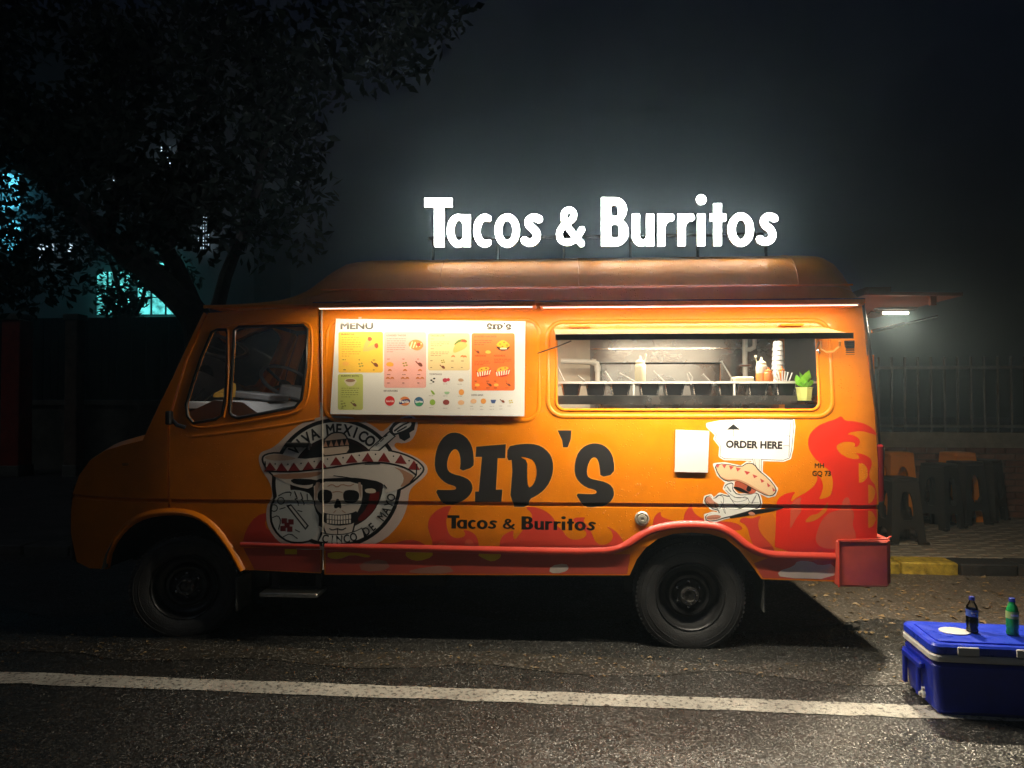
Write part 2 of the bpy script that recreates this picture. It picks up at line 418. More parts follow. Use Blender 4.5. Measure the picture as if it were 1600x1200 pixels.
for near in (True, False):
    mir = None if near else WID
    part(add_sheet(MB(), [wing_w], [], ys, 0, 0, GRID, .03, mir), 'front_wing', PAINT, sharp=40)
    d = part(add_sheet(MB(), [door_w], [qwin, mwin], ys, 0, 0, GRID, .03, mir), 'cab_door', PAINT_WET if near else PAINT, sharp=40)
    for nm, w in (('quarter_window', qwin), ('door_window', mwin)):
        g = glass_on(MB(), w, .010, mir).build(nm, GLASS, d)
        ring_on(MB(), w, .022, .012, mirror=mir).build('window_seal', SEAL, d)
    st = SL([(357, 516), (358, 575), (355, 630), (350, 652)])
    ring_on(MB(), st, .016, .014, mirror=mir, closed=False).build('window_divider', PAINT, d)
    path = smooth_poly(SL([(291, 655), (303, 669), (340, 666), (400, 656), (466, 645), (481, 628), (487, 570), (488, 516), (480, 502), (440, 503), (345, 508)]), 2, False)
    ring_on(MB(), path, .018, .010, mirror=mir, closed=False).build('door_frame_bead', PAINT, d)
    path = smooth_poly(SL([(300, 682), (340, 678), (420, 668), (492, 655)]), 1, False)
    ring_on(MB(), path, .020, .006, mirror=mir, closed=False).build('door_crease', PAINT, d)
    h = MB(); p = Vector((*S(478, 690), 0)); y = ys(p.x, p.y)
    hh_ = MB().rbox((S(467, 695)[0], (y - .010) if near else (WID - y + .010), S(467, 695)[1]), (.17, .03, .032), .010).build('door_handle', BLACK, d)
    MB().rbox((S(485, 696)[0], (y - .014) if near else (WID - y + .014), S(485, 696)[1] - .004), (.014, .034, .046), .005).build('handle_key_plate', POLISH, d)
    if False: MB().rbox((p.x, WID - y + .012, p.y), (.13, .02, .025), .008).build('door_handle', BLACK, d)
    part(add_sheet(MB(), [side_w], [hatch] if near else [], ys, 0, 0, GRID, .035, mir), 'body_side', PAINT_WET if near else PAINT, sharp=40)
# black hinge and mirror arm on the cab door
mb = MB(); a = at_y(268, 655, -.02); b = at_y(290, 668, -.01)
mb.tube([a + Vector((-.01, 0, .05)), a, (a + b) / 2 + Vector((0, -.02, -.01)), b], .014, n=8); mb.rbox(tuple(a + Vector((-.005, -.02, .01))), (.035, .05, .09), .01)
part(mb, 'mirror_bracket', BLACK)
mb = MB(); p = at_y(200, 725, .06); mb.rbox(tuple(p + Vector((0, .0, 0))), (.05, .06, .018), .006); part(mb, 'side_marker', pm('amber_lens', (.35, .12, .02), .2))
# pale bead on the door shut line; its highlight is put into the colour
mb = MB(); ring_on(mb, SL([(503.2, 484), (504, 600), (504.5, 700), (505, 800), (505, 890)]), .008, .014, closed=False); part(mb, 'door_shut_edge', pm('shut_line_highlight', (.72, .66, .56), .35, metal=.3))
# pressed frames around the hatch and the menu bay
mb = MB(); ring_on(mb, rrect(*S(856, 503), *S(1302, 651), .10, 7), .030, .012); part(mb, 'hatch_surround', PAINT)
mb = MB(); ring_on(mb, rrect(*S(512, 501), *S(842, 657), .09, 7), .026, .010); part(mb, 'bay_surround', PAINT)
mb = MB(); ring_on(mb, hatch, .02, .012); part(mb, 'hatch_edge_trim', PAINT)
# vertical panel joints
for px in (838, 1313):
    mb = MB(); ring_on(mb, SL([(px, 480 if px < 1000 else 500), (px, 600), (px + 1, 700), (px + 1, 784)]), .008, .0016, closed=False); part(mb, 'panel_joint', PAINT)

# ---- sill ridge and wheel-arch lips (swept profile)
def sweep(path, prof, mirror=None):
    mb = MB(); secs = []; n = len(path)
    for i, p in enumerate(path):
        t = (Vector(path[min(i + 1, n - 1)]) - Vector(path[max(i - 1, 0)])).normalized(); nn = Vector((-t.y, t.x)); sec = []
        for a, o in prof:
            q = Vector(p) + nn * a; y = ys(q.x, q.y) - o
            sec.append((q.x, y if mirror is None else mirror - y, q.y))
        secs.append(sec)
    return mb.loft(secs, 0, closed=False)
PROF = [(.026, -.004), (.018, .003), (.004, .018), (-.005, .021), (-.016, .019), (-.026, .008), (-.032, -.004)]
f_arch = smooth_poly(SL([(166, 878), (172, 856), (184, 835), (203, 815), (228, 803), (262, 798), (296, 800), (322, 811), (345, 833), (362, 858), (374, 880), (380, 891)]), 1, False)
r_path1 = smooth_poly(SL([(508, 853), (700, 857), (900, 861), (945, 860)]), 1, False)
r_arch = smooth_poly(SL([(940, 861), (968, 857), (990, 843), (1012, 828), (1045, 820), (1080, 818), (1115, 820), (1140, 829), (1160, 846), (1180, 860), (1205, 866), (1240, 867)]), 2, False)
r_path2 = SL([(1238, 867), (1275, 868), (1309, 869)])
d_path = SL([(376, 850), (440, 852), (500, 853)])
for mir in (None, WID):
    part(sweep(f_arch, [(a * .9, o * 1.25) for a, o in PROF], mir), 'wheel_arch', PAINT)
    part(sweep(r_arch, PROF, mir), 'wheel_arch', REDP if mir is None else PAINT)
    part(sweep(r_path1, PROF, mir), 'sill_ridge', REDP if mir is None else PAINT)
    part(sweep(r_path2, PROF, mir), 'sill_ridge', REDP if mir is None else PAINT)
    part(sweep(d_path, [(a * .7, o * .6) for a, o in PROF], mir), 'sill_ridge', REDP if mir is None else PAINT)

# ---- high roof
ZG = S(900, 475)[1]
xr0, xr1 = S(318, 488)[0], S(1347, 472)[0]
xa, xb = S(560, 476)[0], S(1282, 476)[0]
SEC = [(0, 0), (.012, .05), (.026, .105), (.036, .112), (.046, .135), (.075, .20), (.12, .262), (.18, .312), (.26, .346), (.38, .372), (.55, .39), (.75, .40)]
ROOF_H = [.08, .13, .19, .28, .42, .62, .82, .94, .985, 1.0]
ROOF_X = [S(p, 476)[0] for p in (318, 390, 425, 448, 468, 486, 506, 524, 542, 560)]
def roof_h(x):
    if x < xa: return float(np.interp(x, ROOF_X, ROOF_H))
    if x > xb: t = min(1, (x - xb) / (xr1 - xb)); return math.sqrt(max(0, 1 - t ** 2.6)) * .72 + .28 * (1 - t ** 6)
    return 1.0
secs = []; N = 120
for i in range(N + 1):
    x = xr0 + (xr1 - xr0) * i / N
    if x > xb: x = xb + (xr1 - xb) * (1 - (1 - (x - xb) / (xr1 - xb)) ** 1.5)
    h = roof_h(x); yb = ys(x, ZG) ; half = [(yb + a * (1 if h > .5 else .6 + .8 * h), ZG + b * h) for a, b in SEC]
    ex = max(0, (x - xb) / (xr1 - xb)) ** 3 * .1
    half = [(y + ex * (k / 11), z) for k, (y, z) in enumerate(half)]
    secs.append([(x, y, z) for y, z in half] + [(x, WID / 2, ZG + .405 * h)] + [(x, WID - y, z) for y, z in reversed(half)])
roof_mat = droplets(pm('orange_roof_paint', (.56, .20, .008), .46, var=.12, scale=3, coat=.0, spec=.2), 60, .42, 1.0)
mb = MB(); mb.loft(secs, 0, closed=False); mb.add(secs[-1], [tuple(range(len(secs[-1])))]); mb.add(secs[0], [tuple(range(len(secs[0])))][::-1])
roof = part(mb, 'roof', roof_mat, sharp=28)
# faint seams across the roof shell
for px in (686, 905, 1252):
    x = S(px, 476)[0]
    pts = [(x, ys(x, ZG) + a - .001, ZG + b * roof_h(x) + .001) for a, b in SEC[3:]]
    MB().tube(pts, .004, n=5).build('roof_seam', roof_mat, roof)
# drip rail along the whole side
def rail(xp0, xp1, yo, zo, r, mat, name, z=None):
    a, b = S(xp0, 476)[0], S(xp1, 476)[0]; pts = []
    for i in range(40):
        x = a + (b - a) * i / 39; pts.append((x, ys(x, ZG) + yo, (ZG if z is None else z) + zo))
    return part(MB().tube(pts, r, n=7), name, mat)
rail(320, 1346, -.008, .0, .012, PAINT, 'drip_rail')
rail(500, 1335, .020, .112, .006, PAINT, 'roof_moulding')

# ---- light shelf with the warm strip under it
def shelf(p0, p1, zdrop, name='light_shelf'):
    a, b = S(p0, 482)[0], S(p1, 482)[0]; L = b - a; c = (a + b) / 2; z = S(900, 484)[1] - zdrop
    mb = MB()
    mb.box((c, -.055, z + .012), (L, .30, .006), 0, rx=R(-2))
    mb.box((c, -.206, z + .008), (L, .005, .026))
    sh = part(mb, name, PAINT)
    lip = MB(); lip.tube([(a, -.208, z + .022), (b, -.208, z + .022)], .004, n=6); lip.build('shelf_lip', POLISH, sh)
    hs = MB(); hs.box((c, -.143, z - .001), (L - .03, .026, .014)); hs.build('strip_channel', pm('alu_channel', (.7, .7, .7), .3, metal=1), sh)
    st = MB(); zz = z - .0095
    st.add([(a + .02, -.153, zz), (b - .02, -.153, zz), (b - .02, -.133, zz + .0005), (a + .02, -.133, zz + .0005)], [(3, 2, 1, 0)])
    st.build('light_strip', LED, sh, smooth=False)
    strip_lamp('shelf_strip_lamp', sh, (a + .02, -.143, zz - .003), (b - .02, -.143, zz - .003), .02, STRIP_E, (1.0, .86, .60), R(12))
    return sh
shelf(512, 838, .0); shelf(845, 1322, .004)
# small orange bracket at the rear end of the shelf
mb = MB(); p = at_y(1330, 478, -.02); mb.box(tuple(p), (.05, .2, .012), rz=R(8)); part(mb, 'shelf_bracket', PAINT)

# ---- windscreen, bonnet, nose
def bridge(pts, bulge_x, crown, name, mat, n=18, m0=0, **k):
    rows = []
    for i, (px, py) in enumerate(pts):
        x, z = S(px, py); yl = ys(x, z); row = []
        bx = bulge_x[i] if hasattr(bulge_x, '__len__') else bulge_x; cr = crown[i] if hasattr(crown, '__len__') else crown
        for j in range(n + 1):
            t = j / n; q = 1 - abs(2 * t - 1) ** 2.4
            row.append((x - bx * q, yl + (WID - 2 * yl) * t, z + cr * q))
        rows.append(row)
    return part(MB().loft(rows, 0, closed=False), name, mat, **k)
bridge([(318, 488), (302, 521), (273, 583), (258, 614), (223, 688)], [.06, .07, .09, .1, .12], [.03, .03, .03, .03, .035], 'windscreen', GLASS)
bridge([(223, 688), (190, 696), (165, 704), (140, 720), (124, 742)], [.12, .13, .14, .15, .15], [.035, .06, .06, .05, .02], 'bonnet', PAINT)
bridge([(124, 742), (114, 770), (111, 800), (112, 840), (120, 878)], .15, [.02, .0, 0, 0, 0], 'nose_panel', PAINT)
xn = S(111, 800)[0] - .15
mb = MB(); mb.rbox((xn + .01, WID / 2, .86), (.05, 1.0, .20), .02)
for i in range(5): mb.box((xn - .02, WID / 2, .79 + .035 * i), (.02, .96, .012))
part(mb, 'grille', BLACK)
for yy in (.42, WID - .42):
    mb = MB(); mb.lathe([(.001, .03), (.07, .025), (.085, .0), (.085, -.04)], (xn + .11, yy, .88), 'X', n=20, M=Matrix.Scale(-1, 4, (1, 0, 0)))
    part(mb, 'headlight', pm('headlamp_glass', (.5, .5, .5), .08, metal=.4))
mb = MB(); mb.rbox((xn + .10, WID / 2, .50), (.16, WID - .75, .2), .06); part(mb, 'front_bumper', BLACK)
for yy in (.6, 1.25):
    a = np.array(S(223, 688)); part(MB().tube([(a[0] - .10, yy, a[1] + .05), (a[0] + .08, yy + .25, a[1] + .32)], .007, n=6), 'wiper', BLACK)

# ---- rear end
rear_px = [(1346, 474), (1355, 560), (1366, 640), (1371.5, 720), (1371, 790), (1368, 905)]
rows = []
for px, py in rear_px:
    x, z = S(px, py); yl = ys(x, z); rows.append([(x + .05 * (1 - abs(2 * j / 14 - 1) ** 3), yl + (WID - 2 * yl) * j / 14, z) for j in range(15)])
part(MB().loft(rows, 0, closed=False), 'rear_panel', PAINT)
xrear = S(1371, 720)[0]
for yy in (.56, 1.36):
    mb = MB(); mb.rbox((xrear + .052, yy, 1.2), (.014, .74, 1.35), .004); dd = part(mb, 'rear_door', PAINT)
    MB().rbox((xrear + .062, yy, 1.02), (.012, .5, .36), .004).build('pressed_panel', PAINT, dd)
    MB().rbox((xrear + .07, yy + (.28 if yy < 1 else -.28), 1.1), (.03, .03, .12), .008).build('door_handle', BLACK, dd)
for yy in (.10, WID - .10):
    mb = MB(); x, z = S(1371, 735); s_ = 1 if yy < 1 else -1
    mb.rbox((x + .022, yy - .02 * s_, z - .02), (.05, .12, .36), .018); tl = part(mb, 'tail_light', pm('tail_lens', (.16, .008, .01), .12, coat=.6))
    MB().rbox((x + .03, yy - .02 * s_, z + .10), (.05, .10, .09), .015).build('reverse_lens', pm('pale_lens', (.5, .45, .42), .15), tl)
# wrap-round red bumper with a bright folded edge
x0, z1 = S(1308, 843); x1, z0 = S(1366, 914)
mb = MB()
y0 = ys(x0, .6) - .035
mb.rbox(((x0 + x1) / 2 + .03, .08 + y0, (z0 + z1) / 2), (x1 - x0 + .08, .16, z1 - z0), .02)
mb.rbox((x1 + .05, WID / 2, (z0 + z1) / 2), (.12, WID - .1, z1 - z0), .02)
bmp = part(mb, 'rear_bumper', DARKRED)
MB().tube([(x0 + .0, y0 - .004, z0), (x0 + .0, y0 - .004, z1), (x1 + .05, y0 - .004, z1 + .012), (x1 + .09, y0 + .03, z1 + .02)], .007, n=6).build('bumper_edge', REDP, bmp)
# raised rear hatch with strut and lamp
hz = at_y(1400, 484, .9).z
xh0, xh1 = at_y(1350, 480, .27).x, at_y(1503, 484, .27).x
mb = MB(); mb.box(((xh0 + xh1) / 2, .93, hz + .03), (xh1 - xh0, 1.35, .022), 0, ry=R(1.0)); mb.box((xh0 + .10, .93, hz + .055), (.16, 1.3, .05)); mb.box((xh1 - .17, .30, hz - .012), (.035, .03, .06))
rh = part(mb, 'rear_hatch', pm('hatch_lining', (.12, .045, .02), .5, var=.15))
a = at_y(1362, 518, .3); b = at_y(1465, 494, .3)
MB().tube([a, (a + b) / 2], .012, n=8).tube([(a + b) / 2, b], .007, n=8).build('gas_strut', POLISH, rh)
la, lb = at_y(1380, 489, .45), at_y(1419, 489, .45)
mb = MB(); mb.tube([la, lb], .009, n=8); mb.build('lamp_tube', emitter('rear_lamp_light', (1, .86, .62), 14.0), rh)
strip_lamp('rear_tube_lamp', rh, la + Vector((0, 0, -.011)), lb + Vector((0, 0, -.011)), .024, REAR_E, (1, .86, .62))
mb = MB(); mb.box(tuple((la + lb) / 2 + Vector((0, 0, .028))), (.26, .07, .014)); mb.build('lamp_housing', BLACK, rh)
MB().tube([la + Vector((-.02, 0, .0)), la + Vector((-.08, 0, .01)), la + Vector((-.11, .0, -.02)), at_y(1358, 520, .2)], .006, n=6).build('lamp_cable', POLISH, rh)
# black rear corner seal
mb = MB(); mb.tube([at_y(1347, 470, .14), at_y(1352, 500, .12), at_y(1360, 560, .1), at_y(1369, 640, .09), at_y(1374, 700, .09)], .012, n=6); part(mb, 'corner_seal', SEAL)

# ---- chassis, wells, step, flaps
xf, xr = -3.35, 0.0
mb = MB()
mb.box((-1.4, WID / 2, .50), (5.1, .9, .18)); mb.box((-1.7, WID / 2, .54), (2.35, WID - .12, .12)); mb.box((.85, WID / 2, .56), (.66, WID - .14, .22)); mb.box((-1.9, .75, .36), (.5, .5, .2))
part(mb, 'chassis', UNDER)
for cx, pts in ((xf, ARCH_F), (xr, ARCH_R)):
    for mir in (None, WID):
        w = SL(pts); mb = MB(); secs = []
        for yy in (.03, .46):
            secs.append([(x, (yy if mir is None else mir - yy), z + .01) for x, z in w])
        mb.loft(secs, 0, closed=False); mb.add(secs[1] + [(w[0][0], secs[1][0][1], .25), (w[-1][0], secs[1][0][1], .25)], [tuple(range(len(w))) + (len(w) + 1, len(w))])
        part(mb, 'wheel_well', UNDER)
p0, p1 = at_y(405, 929, -.03), at_y(497, 931, -.03)
mb = MB(); mb.rbox(tuple((p0 + p1) / 2 + Vector((0, .09, 0))), (p1.x - p0.x, .2, .028), .012); stp = part(mb, 'cab_step', pm('worn_aluminium', (.5, .5, .48), .3, metal=1, var=.2, scale=30))
for t in (.15, .9):
    q = p0.lerp(p1, t); MB().box((q.x, .1, q.z + .09), (.04, .03, .17)).build('step_bracket', UNDER, stp)
for px in (1190, 375):
    q = at_y(px, 926, .14); mb = MB(); mb.rbox((q.x, .2, q.z), (.012, .24, .22), .004); part(mb, 'mud_flap', pm('grey_mud_flap', (.09, .09, .085), .6, var=.4, scale=20))

# ---- wheels
def make_wheel(name='wheel'):
    w = bpy.data.objects.new(name, None); link(w)
    half = [(.205, .062), (.214, .078), (.232, .090), (.262, .100), (.300, .103), (.326, .096), (.341, .086), (.348, .074), (.350, .060), (.350, .047), (.341, .045), (.341, .035), (.350, .033), (.350, .010), (.341, .008)]
    prof = half + [(r, -h) for r, h in reversed(half)]
    mb = MB(); mb.lathe(prof, axis='Y', n=72)
    mb.v = [(x, y * (1 + .12 * max(0, (-z - .25) / .1)), max(z, -.322)) for x, y, z in mb.v]
    k = 0
    for i in range(72):                                        # shoulder lugs
        a = 2 * math.pi * i / 72
        if -.322 < .345 * math.sin(a):
            for sgn in (1, -1): mb.box((.343 * math.cos(a), sgn * .079, .343 * math.sin(a)), (.012, .022, .017), ry=-a)
    ty = mb.build('tyre', RUBBER, None); ty.parent = w
    for rr in (.285, .318):
        t = MB().lathe([(rr - .003, .1035), (rr, .1055), (rr + .003, .1025)], axis='Y', n=72); o = t.build('sidewall_ring', RUBBER, None); o.parent = w
    mb = MB(); mb.lathe([(.206, .050), (.216, .078), (.212, .088), (.206, .084), (.200, .060), (.190, .020), (.172, .004), (.150, .000), (.142, .022), (.128, .034), (.112, .030), (.100, .002), (.088, -.004), (.060, -.004), (.050, .01)], axis='Y', n=56)
    o = mb.build('rim', RIMM, None, sharp=45); o.parent = w
    mb = MB(); mb.lathe([(.064, -.01), (.062, .045), (.056, .060), (.040, .064), (.034, .050), (.016, .050), (.001, .056)], axis='Y', n=32); o = mb.build('hub', IRON, None); o.parent = w
    for i in range(8):
        a = 2 * math.pi * i / 8 + .2
        o = MB().lathe([(.0065, .055), (.0065, .071), (.001, .074)], (.046 * math.cos(a), 0, .046 * math.sin(a)), axis='Y', n=6).build('hub_bolt', POLISH, None); o.parent = w
    for i in range(6):
        a = 2 * math.pi * i / 6 + math.pi / 2
        o = MB().lathe([(.012, -.006), (.012, .018), (.007, .024), (.001, .026)], (.082 * math.cos(a), 0, .082 * math.sin(a)), axis='Y', n=6).build('lug_nut', POLISH, None); o.parent = w
    return w
w0 = make_wheel(); w0.parent = truck
def put(o, p, rz): o.location = Vector(p) - truck.location; o.rotation_euler = (0, 0, rz)
put(w0, (xr, .165, .322), 0)
put(copy_tree(w0, truck), (xf - .02, .19, .322), R(16))
put(copy_tree(w0, truck), (xr, WID - .165, .322), R(180)); put(copy_tree(w0, truck), (xf, WID - .19, .322), R(196))

# ---- serving flap, held out over the hatch
p0, p1 = np.array(S(866, 514)), np.array(S(1285, 513)); yh = ys(-.2, p0[1]) - .012
n0, n1 = at_y(868, 522.5, -.42), at_y(1333, 522.5, -.42)
mb = MB(); T = .016
A = [(p0[0], yh, p0[1]), (p1[0], yh, p0[1]), (n1.x, -.42, n1.z), (n0.x - .0, -.42, n0.z)]
mb.add(A + [(x, y, z - T) for x, y, z in A], [(0, 3, 2, 1), (4, 5, 6, 7), (3, 7, 6, 2), (0, 4, 7, 3), (1, 2, 6, 5), (0, 1, 5, 4)])
flap = part(mb, 'serving_flap', pm('cream_flap_paint', (.72, .46, .16), .38, var=.06), smooth=False)
mb = MB(); mb.box(((n0.x + n1.x) / 2, -.4235, n0.z - .0165), (n1.x - n0.x, .006, .033)); mb.build('flap_edge', pm('brown_edge', (.10, .05, .03), .4), flap)
# warm strip tucked behind the flap's front lip
st = MB(); zz = n0.z - .0215; xa_, xb_ = n0.x + .03, n1.x - .04
st.add([(xa_, -.385, zz), (xb_, -.385, zz), (xb_, -.362, zz), (xa_, -.362, zz)], [(3, 2, 1, 0)]); st.build('flap_light_strip', emitter('flap_strip_light', (1.0, .85, .60), 8.0), flap, smooth=False)
strip_lamp('flap_strip_lamp', flap, (xa_, -.3735, zz - .003), (xb_, -.3735, zz - .003), .023, FLAP_E, (1.0, .90, .70))
MB().box(((xa_ + xb_) / 2, -.374, zz + .003), (xb_ - xa_ + .01, .03, .005)).build('strip_channel', POLISH, flap)
for px in (905, 1235):
    x = S(px, 514)[0]; MB().box((x, yh - .01, p0[1] + .014), (.14, .035, .014)).build('hinge', PAINT, flap)
a = at_y(1283, 545, -.02); b = at_y(1312, 541, -.12)
MB().tube([at_y(1283, 533, -.03), a, at_y(1292, 550, -.05), at_y(1303, 549, -.10), b, at_y(1312, 533, -.16)], .007, n=6).build('tie_rope', pm('orange_rope', (.7, .3, .05), .7), flap)
MB().tube([at_y(1280, 534, -.01), at_y(1276, 545, -.02), at_y(1281, 552, -.02)], .006, n=6).build('hook', POLISH, flap)
MB().tube([at_y(840, 552, -.03), at_y(872, 541, -.12), at_y(892, 533, -.22)], .004, n=5).build('stay_cable', BLACK, flap)
# louvred vent
x0, z1 = S(1319, 532); x1, z0 = S(1337, 563); y = ys(x0, z1)
mb = MB(); mb.rbox(((x0 + x1) / 2, y + .004, (z0 + z1) / 2), (x1 - x0, .02, z1 - z0), .004); vent = part(mb, 'vent', BLACK)
for i in range(9): MB().box(((x0 + x1) / 2, y - .009, z0 + .012 + (z1 - z0 - .02) * i / 8), (x1 - x0 - .01, .008, .004), rx=R(35)).build('louvre', BLACK, vent)
# round filler lock
x, z = S(1003, 810); y = ys(x, z); mb = MB(); mb.lathe([(.046, -.004), (.046, .010), (.038, .016), (.034, .008), (.030, .010), (.026, .022), (.012, .024), (.010, .018), (.001, .018)], (x, y, z), 'Y', n=28)
part(mb, 'filler_cap', pm('worn_chrome', (.60, .55, .46), .42, metal=.45, var=.2, scale=60))
# ---- kitchen seen through the hatch (fixed to the truck)
kx0, kx1 = S(560, 560)[0], S(1325, 560)[0]; KY = 1.50; zc = 2.13; zf = .74
def plate(c, d, name, mat, parent=truck, **k): return MB().box(c, d, **k).build(name, mat, parent)
kc = (kx0 + kx1) / 2; kl = kx1 - kx0
zs = at_y(1000, 545, KY).z
plate((kc, KY + .01, (zs + zf) / 2), (kl, .012, zs - zf), 'back_panel', STEELB)
plate((kc, KY + .004, (zs + zc) / 2), (kl, .012, zc - zs + .02), 'back_panel', STEELB)
plate((kc, KY - .008, zs), (kl, .012, .012), 'panel_joint', STEEL)
plate((kc, .84, zc + .01), (kl, 1.36, .02), 'kitchen_ceiling', pm('ceiling_lining', (.6, .58, .54), .5))
plate((kc, .80, zf - .01), (kl, 1.5, .02), 'kitchen_floor', IRON)
plate((kx1 + .01, .80, (zc + zf) / 2), (.02, 1.4, zc - zf), 'kitchen_end_wall', PAINT)
plate((kx1 - .004, .70, (zc + zf) / 2), (.006, 1.24, zc - zf - .01), 'doorway_painted_dark', pm('doorway_painted_dark', (.012, .010, .010), .5))  # black sheet painted for the darkness inside the open doorway
mb = MB(); mb.box((kx0, .35, (zc + zf) / 2), (.02, .55, zc - zf)); mb.box((kx0, 1.4, (zc + zf) / 2), (.02, .4, zc - zf)); mb.box((kx0, .9, zc - .1), (.02, .6, .2))
mb.build('partition', pm('pale_lining', (.5, .48, .44), .55), truck)
for xx in (kc - .75, kc + .75):
    tl = MB().box((xx, .48, zc - .006), (1.1, .09, .012)).build('ceiling_lamp', WHITEP, truck)
    MB().tube([(xx - .5, .48, zc - .03), (xx + .5, .48, zc - .03)], .014, n=10).build('lamp_tube', emitter('kitchen_tube_light', (1.0, .86, .62), 8.0), tl)
    strip_lamp('kitchen_tube_lamp', tl, (xx - .5, .48, zc - .046), (xx + .5, .48, zc - .046), .05, KITCH_E, (1.0, .86, .64))
# counter: shelf, rail, posts
ztop = at_y(1000, 618, .3).z; zrail = at_y(1000, 598, .2).z; hx0, hx1 = S(868, 600)[0] - .03, S(1283, 600)[0] + .03
hc = (hx0 + hx1) / 2; hl = hx1 - hx0
cnt = plate((hc, .38, ztop - .01), (hl + .1, .42, .018), 'counter_shelf', STEEL)
plate((hc, .168, ztop - .030), (hl + .1, .012, .058), 'shelf_apron', STEELB, cnt)
SATIN = pm('satin_steel', (.62, .60, .56), .42, metal=.55, var=.05)
MB().box((hc, .20, zrail), (hl + .1, .03, .012)).build('top_rail', SATIN, cnt)
for px in (990, 1147):
    q = at_y(px, 610, .2); MB().box((q.x, .2, (zrail + ztop) / 2), (.012, .012, zrail - ztop)).build('rail_post', SATIN, cnt)
plate((hc, .55, (zf + ztop) / 2 - .05), (hl, .02, ztop - zf - .12), 'counter_front', STEELB)
back_z = zrail - .004
plate((hc, .56, back_z - .006), (hl + .1, .26, .010), 'rear_shelf', STEEL)
# splash box and pipes at the back
a, b = at_y(936, 568, 1.25), at_y(1125, 603, 1.25)
sb = MB().rbox(((a.x + b.x) / 2, 1.34, (a.z + b.z) / 2 - .1), (b.x - a.x, .18, a.z - b.z + .2), .006).build('griddle_hood', STEELB, truck)
MB().tube([(a.x, 1.245, b.z), (a.x, 1.245, a.z), (b.x, 1.245, a.z), (b.x, 1.245, b.z)], .007, n=6).build('hood_edge', POLISH, sb)
a, b = at_y(866, 529, 1.40), at_y(922, 600, 1.40)
plate(((a.x + b.x) / 2, 1.42, (a.z + b.z) / 2 - .1), (b.x - a.x, .05, a.z - b.z + .25), 'white_cabinet', pm('cream_enamel', (.70, .64, .52), .35))
PVC = pm('white_pvc', (.70, .68, .62), .4, var=.06)
part(MB().tube([at_y(p, q, 1.15) for p, q in ((876, 564), (905, 565), (928, 566), (933, 568), (934, 573), (934, 604))], .021, n=10).tube([at_y(924, 565.5, 1.15), at_y(931, 566.5, 1.15)], .027, n=10).tube([at_y(934, 571, 1.15), at_y(934, 580, 1.15)], .027, n=10), 'drain_pipe', PVC)
part(MB().tube([at_y(p, q, 1.3) for p, q in ((1164, 526), (1164, 560), (1165, 600))], .021, n=10).tube([at_y(p, q, 1.3) for p, q in ((1164, 546), (1172, 546), (1178, 543), (1179, 538), (1179, 524))], .018, n=10), 'water_pipe', PVC)
part(MB().box(tuple(at_y(1164, 571, 1.28)), (.10, .02, .014)), 'pipe_clamp', STEEL)

# ---- cab interior
xb0 = S(223, 688)[0]; xw = S(360, 640)[0]
sec = [(.12, 1.38), (.20, 1.50), (.42, 1.60), (.62, 1.585), (.74, 1.50), (.80, 1.25), (.72, .95), (.0, .95), (.0, 1.25)]
rows = [[(xb0 + u, y, z - .02) for u, z in sec] for y in (.16, .5, .9, 1.2, WID - .16)]
dash = part(MB().loft(rows, 0, cap=True), 'dashboard', pm('dash_plastic', (.30, .30, .31), .5, var=.1, bump=.2, bscale=250))
MB().rbox((xb0 + .60, 1.30, 1.64), (.20, .42, .10), .03, ry=R(12)).build('instrument_hood', GREYP, dash)
MB().rbox((xb0 + .50, .75, 1.61), (.30, .40, .05), .02, ry=R(6)).build('dash_tray', GREYP, dash)
for i in range(4): MB().box((xb0 + .735, .62 + .07 * i, 1.50), (.02, .045, .05), ry=R(-30)).build('air_vent', BLACK, dash)
wc = Vector((xb0 + .46, 1.38, 1.735)); M = Matrix.Translation(wc) @ Matrix.Rotation(R(33), 4, 'Y') @ Matrix.Rotation(R(22), 4, 'X')
mb = MB(); mb.tube([M @ Vector((.215 * math.cos(2 * math.pi * i / 36), .215 * math.sin(2 * math.pi * i / 36), 0)) for i in range(37)], .016, n=8, cap=False)
sw = part(mb, 'steering_wheel', pm('wheel_plastic', (.09, .09, .092), .32))
mb = MB(); mb.tube([M @ Vector((-.2, 0, 0)), M @ Vector((0, 0, -.04)), M @ Vector((.2, 0, 0))], .014, n=6).tube([M @ Vector((0, -.2, 0)), M @ Vector((0, 0, -.04))], .014, n=6); mb.lathe([(.05, -.05), (.05, -.02), (.001, -.015)], n=16, M=M)
mb.tube([M @ Vector((0, 0, -.04)), M @ Vector((0, 0, -.5))], .03, n=8); mb.build('wheel_spokes', BLACK, sw)
for yy in (.55, 1.36):
    s_ = part(MB().rbox((xb0 + 1.30, yy, 1.12), (.48, .48, .16), .05), 'seat', pm('seat_vinyl', (.045, .045, .05), .45))
    MB().rbox((xb0 + 1.60, yy, 1.46), (.14, .46, .62), .05, ry=R(10)).build('backrest', _mats['seat_vinyl'], s_)
    MB().rbox((xb0 + 1.68, yy, 1.86), (.09, .28, .18), .04, ry=R(10)).build('headrest', _mats['seat_vinyl'], s_)
part(MB().box((xb0 + .9, WID / 2, .80), (1.9, WID - .2, .04)), 'cab_floor', UNDER)
dl = part(MB().rbox((xb0 + .75, .26, 2.13), (.34, .12, .03), .01), 'cab_dome_lamp', WHITEP)
MB().rbox((xb0 + .75, .26, 2.108), (.28, .08, .014), .01).build('lamp_lens', emitter('cab_lamp_light', (1, .95, .85), 4.0), dl)
strip_lamp('cab_lamp', dl, (xb0 + .62, .26, 2.098), (xb0 + .88, .26, 2.098), .08, CAB_E, (1, .95, .88))

